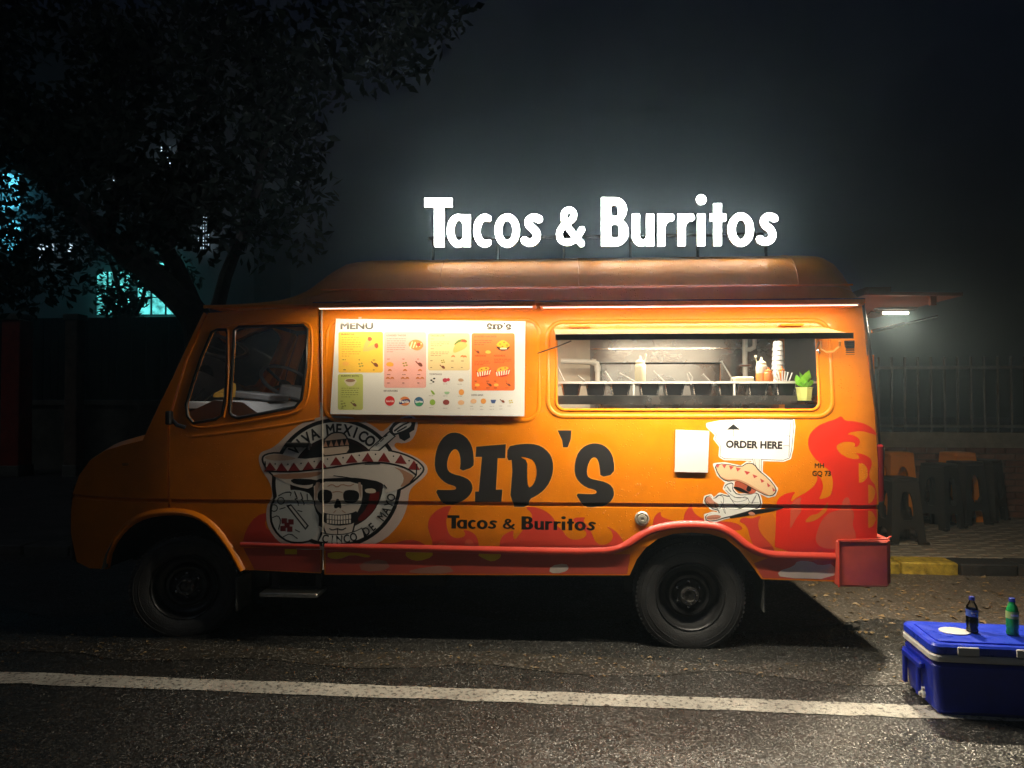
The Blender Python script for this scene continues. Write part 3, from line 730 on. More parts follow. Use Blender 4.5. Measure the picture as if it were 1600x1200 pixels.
# ================================================================== PAINTED GRAPHICS (vinyl on the side)
def to_xz(sh, yf): return [(lambda p: (p[0], p[2]))(on_y(a, b, yf)) for a, b in sh]
LAY = .0007
def graphic(name, layers, parent, yf=ys, base=.0010, grid=None, step=LAY):
    """layers: (shapes in photo pixels, rgb or material[, holes]) stacked outwards"""
    mb = MB(); mats = []; base = base * .12 + .0003; step = step * .15
    if yf is ys: grid = ([x for x in GX if x > 1.0], GZ)
    for k, L in enumerate(layers):
        m = L[1] if not isinstance(L[1], tuple) else decal(L[1])
        if m not in mats: mats.append(m)
        if callable(L[0]): L[0](mb, base + step * k, mats.index(m)); continue
        holes = [to_xz(h, yf) for h in (L[2] if len(L) > 2 else [])]
        add_sheet(mb, [to_xz(s, yf) for s in L[0]], holes, yf, base + step * k, mats.index(m), grid)
    return mb.build(name, mats, parent, sharp=60)
def put_text(s, px, py, h=None, w=None, bold=.012, ang=0, yf=ys, align='L', slope=None):
    """text with its baseline at photo pixel (px,py); h cap height in px, w total width in px"""
    v, f, tw, th = text2d(s, bold)
    sx = (w / tw) if w else h / .70; sy = (h / .70) if h else sx
    ca, sa = math.cos(ang), math.sin(ang)
    dx = {'L': 0, 'C': -tw * sx / 2, 'R': -tw * sx}[align]
    def go(mb, off, m):
        P = []
        for x, y in v:
            a, b = x * sx + dx, y * sy
            p = on_y(px + a * ca - b * sa, py - (a * sa + b * ca), yf) ; P.append((p[0], yf(p[0], p[2]) - off - (.0004 if yf is ys else 0), p[2]))
        mb.add(P, f, m)
    return go
def arc_text(s, cx, cy, r, a0, a1, h, flip=False, bold=.03, yf=ys, narrow=.8):
    """letters set along a circle, degrees counter-clockwise from +x (photo pixels)"""
    fs = []
    n = len(s)
    for i, ch in enumerate(s):
        if ch == ' ': continue
        a = R(a0 + (a1 - a0) * (i + .5) / n); rr = r - h / 2 if not flip else r + h / 2
        px, py = cx + rr * math.cos(a), cy - rr * math.sin(a)
        ang = a - math.pi / 2 if not flip else a + math.pi / 2
        v, f, tw, th = text2d(ch, bold); wpx = h / .70 * tw * narrow
        fs.append(put_text(ch, px - wpx / 2 * math.cos(ang), py + wpx / 2 * math.sin(ang), h, wpx, bold, ang, yf))
    def go(mb, off, m):
        for q in fs: q(mb, off, m)
    return go

# ---- flames
ZA = lambda pts, it=2: smooth_poly(zoomed(pts, 1020, 640, 4.2105), it) if it else zoomed(pts, 1020, 640, 4.2105)
ZB = lambda pts, it=2: smooth_poly(zoomed(pts, 660, 660, 5.0), it) if it else zoomed(pts, 660, 660, 5.0)
RED, RED2, RED3, OCH = (232, 46, 26), (206, 62, 46), (210, 84, 58), (214, 110, 24)
big = [(1240, 38), (1262, 74), (1330, 75), (1400, 95), (1450, 125), (1479, 172), (1430, 155), (1370, 140), (1310, 145), (1275, 163), (1320, 168), (1355, 188), (1365, 215), (1350, 243), (1325, 248), (1335, 225), (1310, 212), (1260, 210), (1225, 222), (1205, 245), (1225, 282), (1270, 312), (1320, 327), (1362, 325), (1355, 303), (1328, 284), (1380, 292), (1420, 310), (1440, 335), (1440, 370), (1420, 420), (1430, 460), (1470, 505), (1474, 640), (1470, 960), (1240, 960), (800, 930), (806, 820), (812, 640), (815, 605), (835, 575), (880, 550), (945, 538), (915, 570), (905, 612), (950, 575), (1010, 545), (1065, 500), (1085, 455), (1075, 425), (1112, 460), (1122, 510), (1106, 560), (1090, 592), (1145, 580), (1172, 560), (1186, 500), (1180, 440), (1165, 402), (1110, 360), (1065, 320), (1030, 270), (1018, 210), (1035, 155), (1080, 110), (1140, 82), (1200, 65)]
left_low = [(560, 735), (620, 760), (640, 850), (670, 905), (720, 940), (800, 945), (795, 905), (740, 850), (700, 800), (690, 740), (720, 690), (650, 720), (600, 705)]
arch_fl = [(0, 730), (20, 690), (55, 668), (50, 700), (90, 720), (150, 735), (205, 730), (205, 690), (230, 650), (262, 608), (255, 650), (280, 690), (330, 720), (420, 735), (540, 740), (600, 780), (560, 800), (440, 770), (250, 765), (100, 775), (0, 800)]
fl_tone = [(905, 640), (930, 590), (985, 570), (965, 620), (985, 660), (940, 720), (900, 800), (905, 720)]
fl_tone2 = [(1060, 900), (1090, 760), (1150, 680), (1240, 660), (1250, 590), (1290, 570), (1300, 640), (1330, 690), (1310, 760), (1340, 820), (1330, 900), (1240, 930)]
fl_gap = [(1085, 690), (1130, 640), (1155, 600), (1150, 660), (1110, 700), (1060, 735), (990, 746), (1040, 690)]
och1 = [(795, 905), (740, 850), (700, 800), (690, 740), (720, 690), (806, 680), (806, 820)]
graphic('flame_artwork', [
    ([ZA(left_low), ZA(arch_fl)], RED2),
    ([ZA(big, 1)], RED),
    ([ZA(fl_tone), ZA(fl_tone2)], RED3),
    ([ZA(fl_gap)], OCH), ([ZA(och1, 1)], OCH)], truck, grid=GRID)
C = [(40, 810), (55, 745), (100, 695), (160, 660), (232, 645), (205, 700), (185, 760), (190, 820), (210, 880), (260, 908), (320, 898), (342, 870), (312, 838), (380, 850), (425, 890), (442, 950), (432, 1010), (60, 1010), (85, 940), (60, 880)]
D = [(605, 1010), (602, 955), (615, 900), (660, 862), (718, 838), (705, 890), (722, 922), (762, 870), (805, 815), (850, 765), (862, 715), (795, 658), (880, 660), (960, 690), (1022, 740), (1045, 800), (1100, 850), (1130, 900), (1190, 922), (1270, 902), (1288, 862), (1245, 825), (1200, 790), (1165, 748), (1285, 738), (1250, 765), (1300, 820), (1330, 880), (1350, 935), (1400, 962), (1460, 945), (1492, 900), (1482, 850), (1425, 802), (1510, 848), (1562, 910), (1572, 960), (1552, 1010)]
E = [(395, 800), (400, 770), (440, 765), (470, 790), (462, 815), (440, 820), (445, 800), (425, 795), (410, 815), (425, 845), (380, 858), (372, 840)]
F = [(500, 858), (492, 820), (505, 790), (540, 775), (525, 815), (545, 835), (580, 815), (590, 790), (605, 830), (650, 850), (645, 860)]
graphic('flame_artwork', [([ZB(C), ZB(D), smooth_poly([(378, 852), (385, 826), (400, 806), (420, 800), (412, 822), (430, 835), (450, 822), (468, 800), (490, 790), (485, 815), (499, 830), (499, 856)], 1), smooth_poly([(508, 858), (512, 838), (530, 850), (556, 845), (580, 822), (575, 845), (610, 850), (640, 842), (662, 848), (668, 858)], 1)], RED2),
    ([ZB([(330, 930), (360, 905), (400, 930), (405, 990), (330, 1000)]), ZB([(110, 960), (150, 920), (200, 950), (190, 1000), (120, 1000)])], RED3)], truck, grid=GRID)
# lower sill colours, yellow scraps, worn primer
sill = [(380, 856), (500, 857), (500, 894), (398, 890)]
sill2 = [(509, 858), (700, 862), (940, 866), (985, 866), (980, 897), (509, 896)]
sill3 = [(1200, 872), (1306, 874), (1305, 906), (1192, 903), (1178, 880)]
YEL = (226, 190, 30)
graphic('sill_artwork', [([sill, sill2, sill3], (196, 78, 62)),
    ([smooth_poly([(512, 862), (560, 864), (580, 868), (575, 872), (550, 866), (530, 874), (512, 872)], 1), smooth_poly([(632, 866), (640, 858), (676, 860), (676, 870), (655, 877), (640, 874)], 1), smooth_poly([(744, 866), (762, 862), (782, 862), (783, 871), (770, 878), (758, 874)], 1), rect(445, 858, 464, 866)], YEL),
    ([smooth_poly([(1214, 893), (1240, 885), (1246, 876), (1268, 877), (1280, 884), (1304, 880), (1304, 905), (1220, 903)], 1), smooth_poly([(860, 884), (884, 880), (890, 888), (880, 895), (858, 896)], 1)], (206, 190, 180)),
    ([smooth_poly([(640, 890), (700, 882), (712, 896), (640, 896)], 1), smooth_poly([(560, 880), (600, 872), (612, 890), (566, 894)], 1)], (176, 120, 104))], truck)

# ---- hand-drawn SID'S lettering
S1 = [(400, 350), (290, 385), (300, 300), (290, 240), (265, 207), (235, 215), (205, 260), (190, 330), (200, 380), (240, 405), (310, 420), (370, 450), (395, 500), (385, 550), (340, 600), (260, 640), (170, 640), (135, 600), (98, 525), (180, 528), (250, 527), (268, 515), (250, 495), (190, 480), (130, 430), (95, 360), (100, 250), (130, 160), (180, 100), (240, 75), (310, 90), (365, 140), (395, 210), (402, 290)]
I1 = [(420, 190), (530, 180), (652, 170), (648, 280), (588, 280), (575, 525), (625, 525), (618, 622), (412, 622), (412, 540), (440, 540), (465, 270), (415, 270)]
D1 = [(665, 190), (740, 172), (850, 165), (930, 185), (990, 235), (1020, 300), (1022, 380), (1000, 460), (950, 530), (890, 575), (835, 600), (830, 660), (680, 660), (710, 290), (660, 300)]
D1h = [(760, 268), (820, 275), (870, 300), (893, 360), (890, 430), (865, 490), (825, 515), (818, 400), (822, 300)]
AP = [(1055, 62), (1165, 62), (1160, 130), (1135, 195), (1098, 195), (1092, 140)]
S2 = [(1498, 405), (1390, 430), (1385, 350), (1370, 290), (1345, 270), (1315, 285), (1290, 340), (1283, 400), (1300, 435), (1360, 450), (1430, 465), (1485, 500), (1500, 560), (1480, 610), (1430, 650), (1350, 662), (1270, 662), (1235, 620), (1195, 555), (1270, 560), (1345, 560), (1365, 545), (1345, 525), (1280, 510), (1215, 460), (1188, 400), (1190, 310), (1220, 225), (1280, 175), (1350, 160), (1420, 178), (1470, 225), (1498, 300)]
SIDS = [(S1, None, 1), (I1, None, 0), (D1, D1h, 1), (AP, None, 0), (S2, None, 1)]
CHAR = (42, 40, 40)
nm = None
for poly, hole, it in SIDS:
    pl = ZB(poly, it); hl_ = [ZB(hole, 1)] if hole else []
    rim = [q for q in stroke(pl, 2.4, closed=True)]
    g = graphic('painted_letter', [(rim, (238, 150, 60)), ([pl], CHAR, hl_)], truck, grid=GRID, base=.0032)

# ---- the rounded bold alphabet of the roof sign and the small line (u right, v up, cap 207)
def ring_glyph(cx, cy, rx, ry, ix, iy, icx=None, n=40): return [ellipse(cx, cy, rx, ry, n)], [ellipse(icx if icx is not None else cx, cy, ix, iy, n)]
def glyphs():
    G = []
    G.append(('T', [rect(60, 166, 180, 207), rect(101, 0, 147, 170)], []))
    o, h = ring_glyph(203, 69, 49, 71, 19, 41, 206); h = [[(min(x, 221), y) for x, y in h[0]]]
    G.append(('a', o + [rect(220, 0, 256, 138)], h))
    mouth = [(312, 44), (336, 30), (352, 20), (352, 120), (336, 108), (312, 94)]
    G.append(('c', [ellipse(313, 69, 49, 71, 40)], [ellipse(319, 69, 23, 40, 30), mouth, rect(341, -5, 370, 145)]))
    o, h = ring_glyph(407, 69, 54, 72, 21, 40); G.append(('o', o, h))
    sp = smooth_poly([(543, 113), (524, 124), (503, 120), (493, 104), (499, 87), (518, 74), (531, 56), (530, 34), (513, 19), (494, 17), (475, 30)], 2, False)
    G.append(('s', stroke(sp, 30, n=12), []))
    ap = smooth_poly([(720, 8), (690, 42), (652, 92), (640, 122), (647, 148), (666, 156), (684, 144), (684, 120), (664, 102), (636, 84), (622, 56), (628, 28), (655, 15), (684, 26), (705, 50), (720, 76)], 2, False)
    G.append(('&', stroke(ap, 25, n=12), []))
    G.append(('B', [rect(797, 0, 858, 207), ellipse(855, 153, 52, 54, 36), ellipse(858, 60, 56, 60, 36)], [rrect(840, 128, 868, 172, 12), rrect(840, 36, 872, 92, 14)]))
    G.append(('u', [rect(925, 45, 1020, 137), ellipse(965, 46, 40, 47, 36), rect(984, 0, 1020, 60)], [rect(960, 45, 985, 145), ellipse(972.5, 46, 12.5, 17, 20)]))
    for dx, nme in ((0, 'r'), (84, 'r')):
        G.append((nme, [rect(1031 + dx, 0, 1067 + dx, 137)] + stroke(smooth_poly([(1050 + dx, 88), (1064 + dx, 112), (1078 + dx, 121), (1096 + dx, 120)], 1, False), 29, n=12), []))
    G.append(('i', [rect(1197, 0, 1233, 137), ellipse(1215, 194, 23, 23, 28)], []))
    G.append(('t', [rect(1264, 0, 1302, 180), rect(1249, 103, 1320, 137)], []))
    o, h = ring_glyph(1380, 69, 56, 72, 21, 40); G.append(('o', o, h))
    G.append(('s', stroke([(x + 981, y) for x, y in sp], 30, n=12), []))
    return G
def thin(sh, k):
    if len(sh) == 4 and abs(sh[0][1] - sh[1][1]) > 1e-6: return sh
    cx = (min(p[0] for p in sh) + max(p[0] for p in sh)) / 2; cy = (min(p[1] for p in sh) + max(p[1] for p in sh)) / 2
    hx = max(p[0] for p in sh) - cx; hy = max(p[1] for p in sh) - cy
    return [(cx + (x - cx) * (1 - k / hx), cy + (y - cy) * (1 - k / hy)) for x, y in sh]
GLB = glyphs()
GL = [(n_, [thin(q, 2.5) for q in sh], [thin(q, -2.0) for q in ho]) for n_, sh, ho in glyphs()]
def small(sh): return [(660 + (195 + (x - 60) * .786) / 5, 660 + (828 - y * .50 + (x - 60) * .0118) / 5) for x, y in sh]
mbs = []
graphic('small_lettering', [([small(s) for s in sh], (22, 20, 20), [small(h) for h in ho]) for _, sh, ho in GLB], truck, base=.004, step=0)

# ---- skull emblem
ZK = lambda pts, it=1: smooth_poly(zoomed(pts, 390, 640, 5.3333), it) if it else zoomed(pts, 390, 640, 5.3333)
def ZS(pts, w, it=1, closed=False): return stroke(zoomed(smooth_poly(pts, it, closed), 390, 640, 5.3333), w / 5.3333, closed, n=6)
sil = [(75, 390), (100, 350), (170, 330), (230, 290), (280, 240), (330, 190), (420, 120), (540, 70), (680, 48), (820, 55), (950, 95), (1040, 140), (1100, 190), (1150, 150), (1190, 110), (1250, 70), (1320, 45), (1380, 60), (1405, 110), (1390, 190), (1350, 260), (1280, 285), (1225, 270), (1200, 300), (1240, 340), (1380, 390), (1470, 450), (1490, 510), (1450, 570), (1370, 630), (1330, 680), (1320, 780), (1290, 880), (1230, 980), (1130, 1080), (1000, 1140), (860, 1170), (700, 1178), (560, 1165), (430, 1170), (310, 1140), (230, 1090), (160, 1000), (135, 900), (145, 800), (185, 740), (190, 680), (165, 600), (110, 520), (80, 450)]
c0 = (390 + 725 / 5.3333, 640 + 612 / 5.3333); U = 1 / 5.3333
hat = [(95, 400), (130, 365), (220, 350), (330, 370), (440, 400), (560, 385), (700, 370), (850, 350), (1000, 330), (1150, 330), (1280, 360), (1390, 410), (1455, 470), (1460, 510), (1420, 560), (1350, 620), (1250, 680), (1105, 722), (1122, 650), (1080, 612), (960, 590), (860, 580), (700, 585), (560, 592), (530, 682), (400, 660), (260, 610), (170, 540), (110, 460)]
crown = [(590, 392), (600, 270), (660, 200), (720, 180), (790, 190), (825, 240), (848, 362), (720, 385)]
skl = [(525, 590), (945, 590), (952, 700), (945, 780), (912, 850), (892, 900), (872, 1000), (850, 1060), (780, 1072), (735, 1048), (690, 1072), (640, 1052), (610, 990), (600, 880), (545, 830), (530, 740)]
gtr = [(340, 650), (230, 690), (180, 760), (165, 860), (175, 960), (230, 1050), (320, 1110), (420, 1120), (520, 1100), (580, 1040), (600, 900), (560, 830), (530, 700), (440, 660)]
head = [(1160, 165), (1200, 110), (1290, 68), (1350, 62), (1385, 100), (1372, 170), (1332, 192), (1340, 232), (1290, 262), (1250, 240), (1240, 205), (1190, 222)]
BK, GR, LG, BR, MR = (20, 18, 20), (206, 204, 200), (226, 222, 216), (176, 130, 104), (132, 40, 40)
em = graphic('skull_emblem', [([ZK(sil)], (206, 184, 176)),
    ([ellipse(*c0, 540 * U, n=64), ZK(hat), ZK(gtr), ZK(head, 0)], BK),
    ([ellipse(*c0, 508 * U, n=64)], (208, 206, 202), [ellipse(*c0, 388 * U, n=56)]),
    ([ellipse(*c0, 380 * U, n=56)], (44, 26, 27), [ellipse(*c0, 362 * U, n=56)])], truck, base=.0034, grid=GRID)
K = dict(parent=em, grid=None)
graphic('ring_lettering', [(arc_text('VIVA MEXICO', *c0, 450 * U, 146, 47, 88 * U), BK)], em, base=.0066)
band_ = [(c0[0] + rr * U * math.cos(R(a)), c0[1] - rr * U * math.sin(R(a))) for rr, aa in ((512, range(-108, -59, 4)), (426, range(-60, -109, -4))) for a in aa]
graphic('banner_lettering', [([band_], BK), ([[(c0[0] + rr * U * math.cos(R(a)), c0[1] - rr * U * math.sin(R(a))) for rr, aa in ((504, range(-107, -60, 4)), (434, range(-61, -108, -4))) for a in aa]], (214, 212, 208)), (arc_text('CINCO DE MAYO', *c0, 470 * U, -105, -11, 68 * U, True, bold=.02), BK)], em, base=.020)
graphic('guitar', [([ZK([(985, 338), (1165, 175), (1220, 222), (1085, 345)], 0)], BK), ([ZK([(1000, 335), (1165, 190), (1205, 224), (1070, 338)], 0)], GR),
    ([ZK([(1190, 162), (1230, 122), (1300, 88), (1345, 92), (1350, 132), (1300, 167), (1240, 190), (1200, 200)])], LG),
    (ZS([(1205, 180), (1270, 130), (1330, 105)], 14) + ZS([(1230, 185), (1310, 140)], 12) + [ellipse(390 + x * U, 640 + y * U, 15 * U, n=10) for x, y in ((1262, 215), (1290, 232), (1318, 212))], BK),
    (ZS([(1050, 300), (1080, 276)], 8, 0) + ZS([(1090, 268), (1120, 240)], 8, 0) + ZS([(1125, 230), (1150, 210)], 8, 0), BK),
    ([ZK([(345, 665), (245, 700), (198, 765), (183, 860), (193, 955), (245, 1040), (325, 1095), (420, 1104), (510, 1086), (566, 1030), (584, 900), (545, 835), (515, 705), (440, 675)])], (196, 200, 200)),
    ([ZK([(305, 800), (348, 786), (495, 968), (466, 1004)], 0)], BK), ([ZK([(328, 808), (345, 802), (478, 966), (466, 984)], 0)], GR),
    (ZS([(375, 680), (398, 740), (380, 745), (410, 800)], 9, 0) + ZS([(425, 690), (445, 745), (430, 750), (455, 795)], 9, 0) + ZS([(480, 700), (490, 760)], 9, 0) + ZS([(250, 830), (300, 815)], 8) + ZS([(240, 720), (290, 690), (350, 685), (340, 720)], 8) + ZS([(190, 900), (240, 880), (262, 930), (240, 1000)], 8) + ZS([(280, 1060), (340, 1030), (400, 1075)], 8) + ZS([(380, 1000), (420, 1020)], 8) + ZS([(400, 840), (440, 850)], 8), BK),
    (sum([stroke(ellipse(390 + x * U, 640 + y * U, 28 * U, n=14), 8 * U, True, n=5) for x, y in ((262, 760), (205, 820))], []), BK),
    ([ZK(rect(290 + dx - 22, 955 + dy - 22, 290 + dx + 22, 955 + dy + 22), 0) for dx, dy in ((0, -28), (56, -20), (-10, 35), (46, 40), (24, 8))], (112, 40, 44))], em, base=.0066)
tri = [(170, 505), (265, 510), (370, 510), (490, 500), (595, 485), (720, 460), (850, 440), (985, 425), (1120, 425), (1260, 440), (1370, 490)]
tri_s = [ZK([(x - 50, y + 6 + (6 if x < 300 else 0)), (x, y - 68), (x + 52, y + (0 if x < 900 else 14))], 0) for x, y in tri]
def shrink(poly, k):
    cx = sum(p[0] for p in poly) / len(poly); cy = sum(p[1] for p in poly) / len(poly)
    return [(x + (cx - x) / max(1e-6, math.hypot(cx - x, cy - y)) * k, y + (cy - y) / max(1e-6, math.hypot(cx - x, cy - y)) * k) for x, y in poly]
band = [(140, 512), (300, 520), (450, 512), (600, 494), (750, 472), (900, 448), (1050, 437), (1200, 452), (1320, 492), (1388, 545)]
graphic('sombrero', [([ZK(crown)], BK), ([ZK(shrink(crown, 14))], (196, 176, 160)), ([ZK([(603, 262), (832, 238), (840, 300), (604, 322)], 0)], BK),
    ([ZK([(x - 18, 312 - (x - 600) * .08), (x, 262 - (x - 600) * .08), (x + 18, 312 - (x - 600) * .08)], 0) for x in (635, 680, 725, 770, 812)], (200, 150, 124)),
    ([ZK([(112, 402), (140, 378), (222, 364), (330, 384), (440, 414), (560, 399), (700, 384), (850, 364), (1000, 344), (1150, 344), (1276, 374), (1384, 424), (1440, 476), (1444, 506), (1408, 550), (1340, 606), (1245, 664), (1122, 704), (1138, 650), (1090, 600), (960, 576), (860, 566), (700, 571), (545, 578), (516, 664), (400, 645), (265, 596), (180, 530), (124, 456)])], (212, 202, 194)),
    ([ZK([(120, 405), (150, 382), (225, 368), (330, 388), (400, 410), (300, 425), (190, 425)])], (188, 160, 140)),
    ([ZK([(1190, 470), (1300, 510), (1378, 556), (1336, 612), (1245, 655), (1290, 590), (1270, 520)])], BR), ([ZK([(180, 540), (420, 530), (620, 512), (560, 560), (330, 580), (230, 570)])], BR),
    ([ZK([(335, 590), (380, 572), (560, 582), (560, 612), (480, 632), (380, 622)])], BK),
    (tri_s, MR), (ZS(band, 13, 1) + ZS([(1395, 450), (1390, 545), (1340, 605)], 10, 0) + ZS([(130, 430), (135, 500)], 10, 0), BK),
    ([ellipse(390 + x * U, 640 + y * U, 7 * U, n=8) for x, y in ((215, 452), (320, 455), (430, 448), (540, 432), (650, 412), (780, 400), (915, 380), (1050, 372), (1200, 388), (1330, 425), (1425, 490))], BK),
    (ZS([(700, 550), (780, 560), (880, 575)], 7, 0) + ZS([(960, 455), (1090, 450)], 7, 0) + ZS([(1120, 625), (1145, 655)], 8, 0), BK)], em, base=.0098)
teeth = []
for i in range(9):
    x = 642 + i * 23; dy = 10 * math.sin(math.pi * (i + .5) / 9)
    teeth += [ZK(rect(x + 2, 872 + dy, x + 20, 908 + dy), 0), ZK(rect(x + 3, 914 + dy, x + 19, 944 + dy), 0)]
graphic('skull', [([ZK(skl)], BK), ([ZK(shrink(skl, 13))], (216, 204, 194)), ([ZK([(545, 605), (600, 605), (570, 660), (556, 760), (542, 740)]), ZK([(900, 605), (932, 605), (934, 760), (915, 700)])], (176, 150, 136)),
    ([ZK([(570, 690), (600, 665), (670, 670), (692, 700), (685, 752), (650, 782), (590, 777), (565, 740)]), ZK([(780, 692), (810, 668), (890, 672), (917, 702), (910, 752), (870, 782), (800, 777), (782, 740)]), ZK([(735, 730), (768, 792), (762, 828), (740, 812), (730, 822), (702, 822), (710, 780)]), ZK([(600, 846), (640, 866), (735, 878), (840, 866), (905, 838), (892, 930), (840, 958), (735, 968), (640, 953), (606, 920)])], BK),
    (teeth, (226, 216, 206)),
    (ZS([(650, 640), (690, 620), (730, 650), (770, 620), (830, 640), (870, 620)], 8) + ZS([(690, 690), (735, 680), (775, 690)], 7) + ZS([(700, 860), (720, 840)], 7, 0) + ZS([(770, 840), (800, 860)], 7, 0), BR),
    (ZS([(665, 990), (690, 1005), (730, 990), (770, 1005), (805, 985)], 9) + ZS([(735, 985), (735, 1040)], 7, 0), BK)], em, base=.0105, step=.0007)
graphic('chili_pepper', [([ZK([(1010, 668), (1050, 690), (1085, 680), (1075, 760), (1040, 830), (980, 900), (915, 935), (898, 905), (955, 850), (990, 780)])], (104, 26, 24)), ([ZK([(960, 660), (1040, 655), (1060, 690), (1010, 700), (965, 690)])], (210, 196, 176))], em, base=.0062)

# ---- ORDER HERE sticker
sign_o = [(360, 97), (440, 80), (620, 73), (800, 68), (922, 66), (928, 110), (914, 260), (900, 318), (860, 333), (700, 328), (560, 325), (470, 323), (442, 305), (447, 242), (408, 192), (420, 165), (362, 112)]
hat_o = [(405, 362), (470, 355), (580, 378), (620, 350), (665, 356), (698, 402), (760, 452), (815, 522), (800, 560), (760, 570), (680, 532), (600, 482), (540, 462), (480, 472), (430, 430)]
body_o = [(480, 492), (530, 478), (520, 522), (560, 562), (640, 560), (690, 545), (708, 590), (708, 640), (650, 662), (560, 690), (520, 702), (470, 712), (420, 730), (350, 735), (345, 695), (400, 680), (440, 690), (430, 660), (385, 650), (340, 610), (345, 575), (380, 565), (400, 590), (440, 555), (500, 572), (515, 560), (470, 520)]
wz = ZA
graphic('order_sticker', [(sum([fat(wz(p, 0), 2.4) for p in (sign_o, hat_o, body_o, [(655, 320), (715, 320), (712, 430), (680, 430)])], []), (236, 232, 226)),
    (sum([stroke(wz(sign_o, 0), .9, True, n=5)], []) + stroke(wz([(905, 90), (900, 180), (895, 310)], 0), .8, n=5) + stroke(wz([(855, 240), (880, 235), (900, 240)], 0), .6, n=5) + stroke(wz([(880, 170), (905, 176)], 0), .5, n=5), (40, 30, 30)),
    ([wz([(530, 95), (575, 132), (485, 132)], 0), wz(rect(526, 130, 531, 178), 0)], (36, 36, 36)),
    (put_text('ORDER HERE', 1020 + 480 / 4.2105, 640 + 249 / 4.2105, h=46 / 4.2105, w=372 / 4.2105, bold=.045, ang=R(-1.2)), (34, 28, 30)),
    ([wz([(655, 322), (715, 325), (712, 430), (680, 430)], 0)], (222, 216, 206)), (stroke(wz([(668, 325), (690, 425)], 0), .5, n=5) + stroke(wz([(700, 328), (700, 428)], 0), .5, n=5) + stroke(wz([(655, 322), (680, 430)], 0), .7, n=5) + stroke(wz([(715, 325), (712, 430)], 0), .7, n=5), (60, 46, 40)),
    ([wz([(470, 722), (600, 672), (720, 650), (892, 637), (800, 668), (640, 695)], 1)], (24, 22, 22)),
    (fat(wz(body_o, 1), .6), (40, 32, 30)), ([wz(shrink(body_o, 5), 1)], (226, 224, 218)),
    ([wz([(345, 580), (380, 570), (395, 600), (440, 625), (425, 650), (385, 645), (350, 615)]), wz([(352, 700), (420, 690), (455, 700), (430, 722), (355, 728)]), wz([(622, 680), (650, 668), (680, 690), (650, 700)])], (196, 130, 104)),
    (stroke(wz([(352, 600), (390, 640), (430, 650)], 0), .8, n=5) + stroke(wz([(355, 715), (440, 712)], 0), .8, n=5) + stroke(wz([(440, 590), (470, 640), (480, 700)], 1), .6, n=5) + stroke(wz([(500, 575), (540, 610), (600, 600), (630, 580)], 1), .6, n=5) + stroke(wz([(640, 610), (700, 610)], 0), .6, n=5) + stroke(wz([(400, 590), (430, 560), (470, 575), (455, 640), (420, 660)], 1), .8, n=5) + stroke(wz([(470, 520), (510, 560), (560, 585), (620, 570), (640, 620), (560, 660)], 1), .8, n=5) + stroke(wz([(482, 495), (500, 530), (520, 545)], 1), .7, n=5) + stroke(wz([(690, 550), (660, 590), (640, 640)], 1), .7, n=5) + stroke(wz([(440, 650), (520, 640), (600, 655)], 1), .6, n=5), (44, 34, 32)),
    ([wz([(535, 462), (640, 470), (685, 505), (680, 545), (635, 558), (590, 545), (545, 522)])], (176, 84, 60)), ([wz([(640, 470), (682, 505), (678, 520), (652, 512), (640, 545), (610, 530), (625, 500)])], (40, 26, 24)), ([wz(ellipse(662, 530, 16, 20, 14), 0)], (190, 96, 72)),
    ([wz([(520, 508), (560, 506), (600, 526), (650, 556), (600, 548), (556, 530)])], (26, 22, 22)),
    (fat(wz(hat_o, 1), .7), (44, 30, 26)), ([wz(shrink(hat_o, 4), 1)], (226, 192, 150)), ([wz([(440, 432), (490, 462), (545, 452), (610, 474), (690, 524), (768, 562), (756, 566), (680, 530), (600, 482), (540, 462), (482, 470)])], (206, 148, 112)),
    ([wz(t, 0) for t in ([(412, 364), (440, 362), (428, 384)], [(455, 362), (485, 362), (470, 388)], [(500, 368), (535, 374), (512, 396)], [(545, 380), (580, 386), (556, 408)], [(600, 402), (640, 412), (618, 430)], [(655, 425), (690, 438), (666, 452)], [(705, 452), (735, 470), (715, 482)], [(750, 480), (775, 502), (756, 510)], [(785, 510), (808, 532), (790, 540)])], (196, 70, 66))], truck, base=.0036, step=.0005)
# old registration letters, half covered by the flames
g = graphic('registration_lettering', [(put_text('MH', 1273, 731, h=7.2, bold=.02), (40, 26, 14)), (put_text('GQ 73', 1269, 743.5, h=7.6, w=29, bold=.03), (40, 26, 14))], truck, base=.0046)

# ================================================================== ROOF SIGN
SY = .30
sign = empty('roof_sign', at_y(938, 400, SY)); tag(sign, 'glowing white Tacos & Burritos letter sign standing on the truck roof', 'sign')
SIGNM = emitter('lit_acrylic', (1.0, .985, .90), SIGN_E)
RETM = pm('letter_return', (.35, .34, .30), .5)
def sgn(sh): return [(lambda p: (p.x, p.z))(at_y(640 + x / 2.6667, 386.5 - y / 2.6667 - (x - 60) * .0015, SY)) for x, y in sh]
for nme, sh, ho in GL:
    vv, ff = triangulate([sgn(s) for s in sh], [sgn(h) for h in ho]); n = len(vv); mb = MB(); D_ = .05
    mb.add([(x, SY, z) for x, z in vv], [tuple(map(int, t)) for t in ff])
    mb.add([(x, SY + D_, z) for x, z in vv], [tuple(map(int, t[::-1])) for t in ff])
    bd = boundary(ff); vs_ = []; fs_ = []
    for a, b in bd:
        o = len(vs_); vs_ += [(vv[a][0], SY, vv[a][1]), (vv[b][0], SY, vv[b][1]), (vv[b][0], SY + D_, vv[b][1]), (vv[a][0], SY + D_, vv[a][1])]; fs_.append((o + 3, o + 2, o + 1, o))
    mb.add(vs_, fs_, 1); mb.m[len(ff):2 * len(ff)] = [1] * len(ff); mb.build('letter', [SIGNM, RETM], sign, smooth=False)
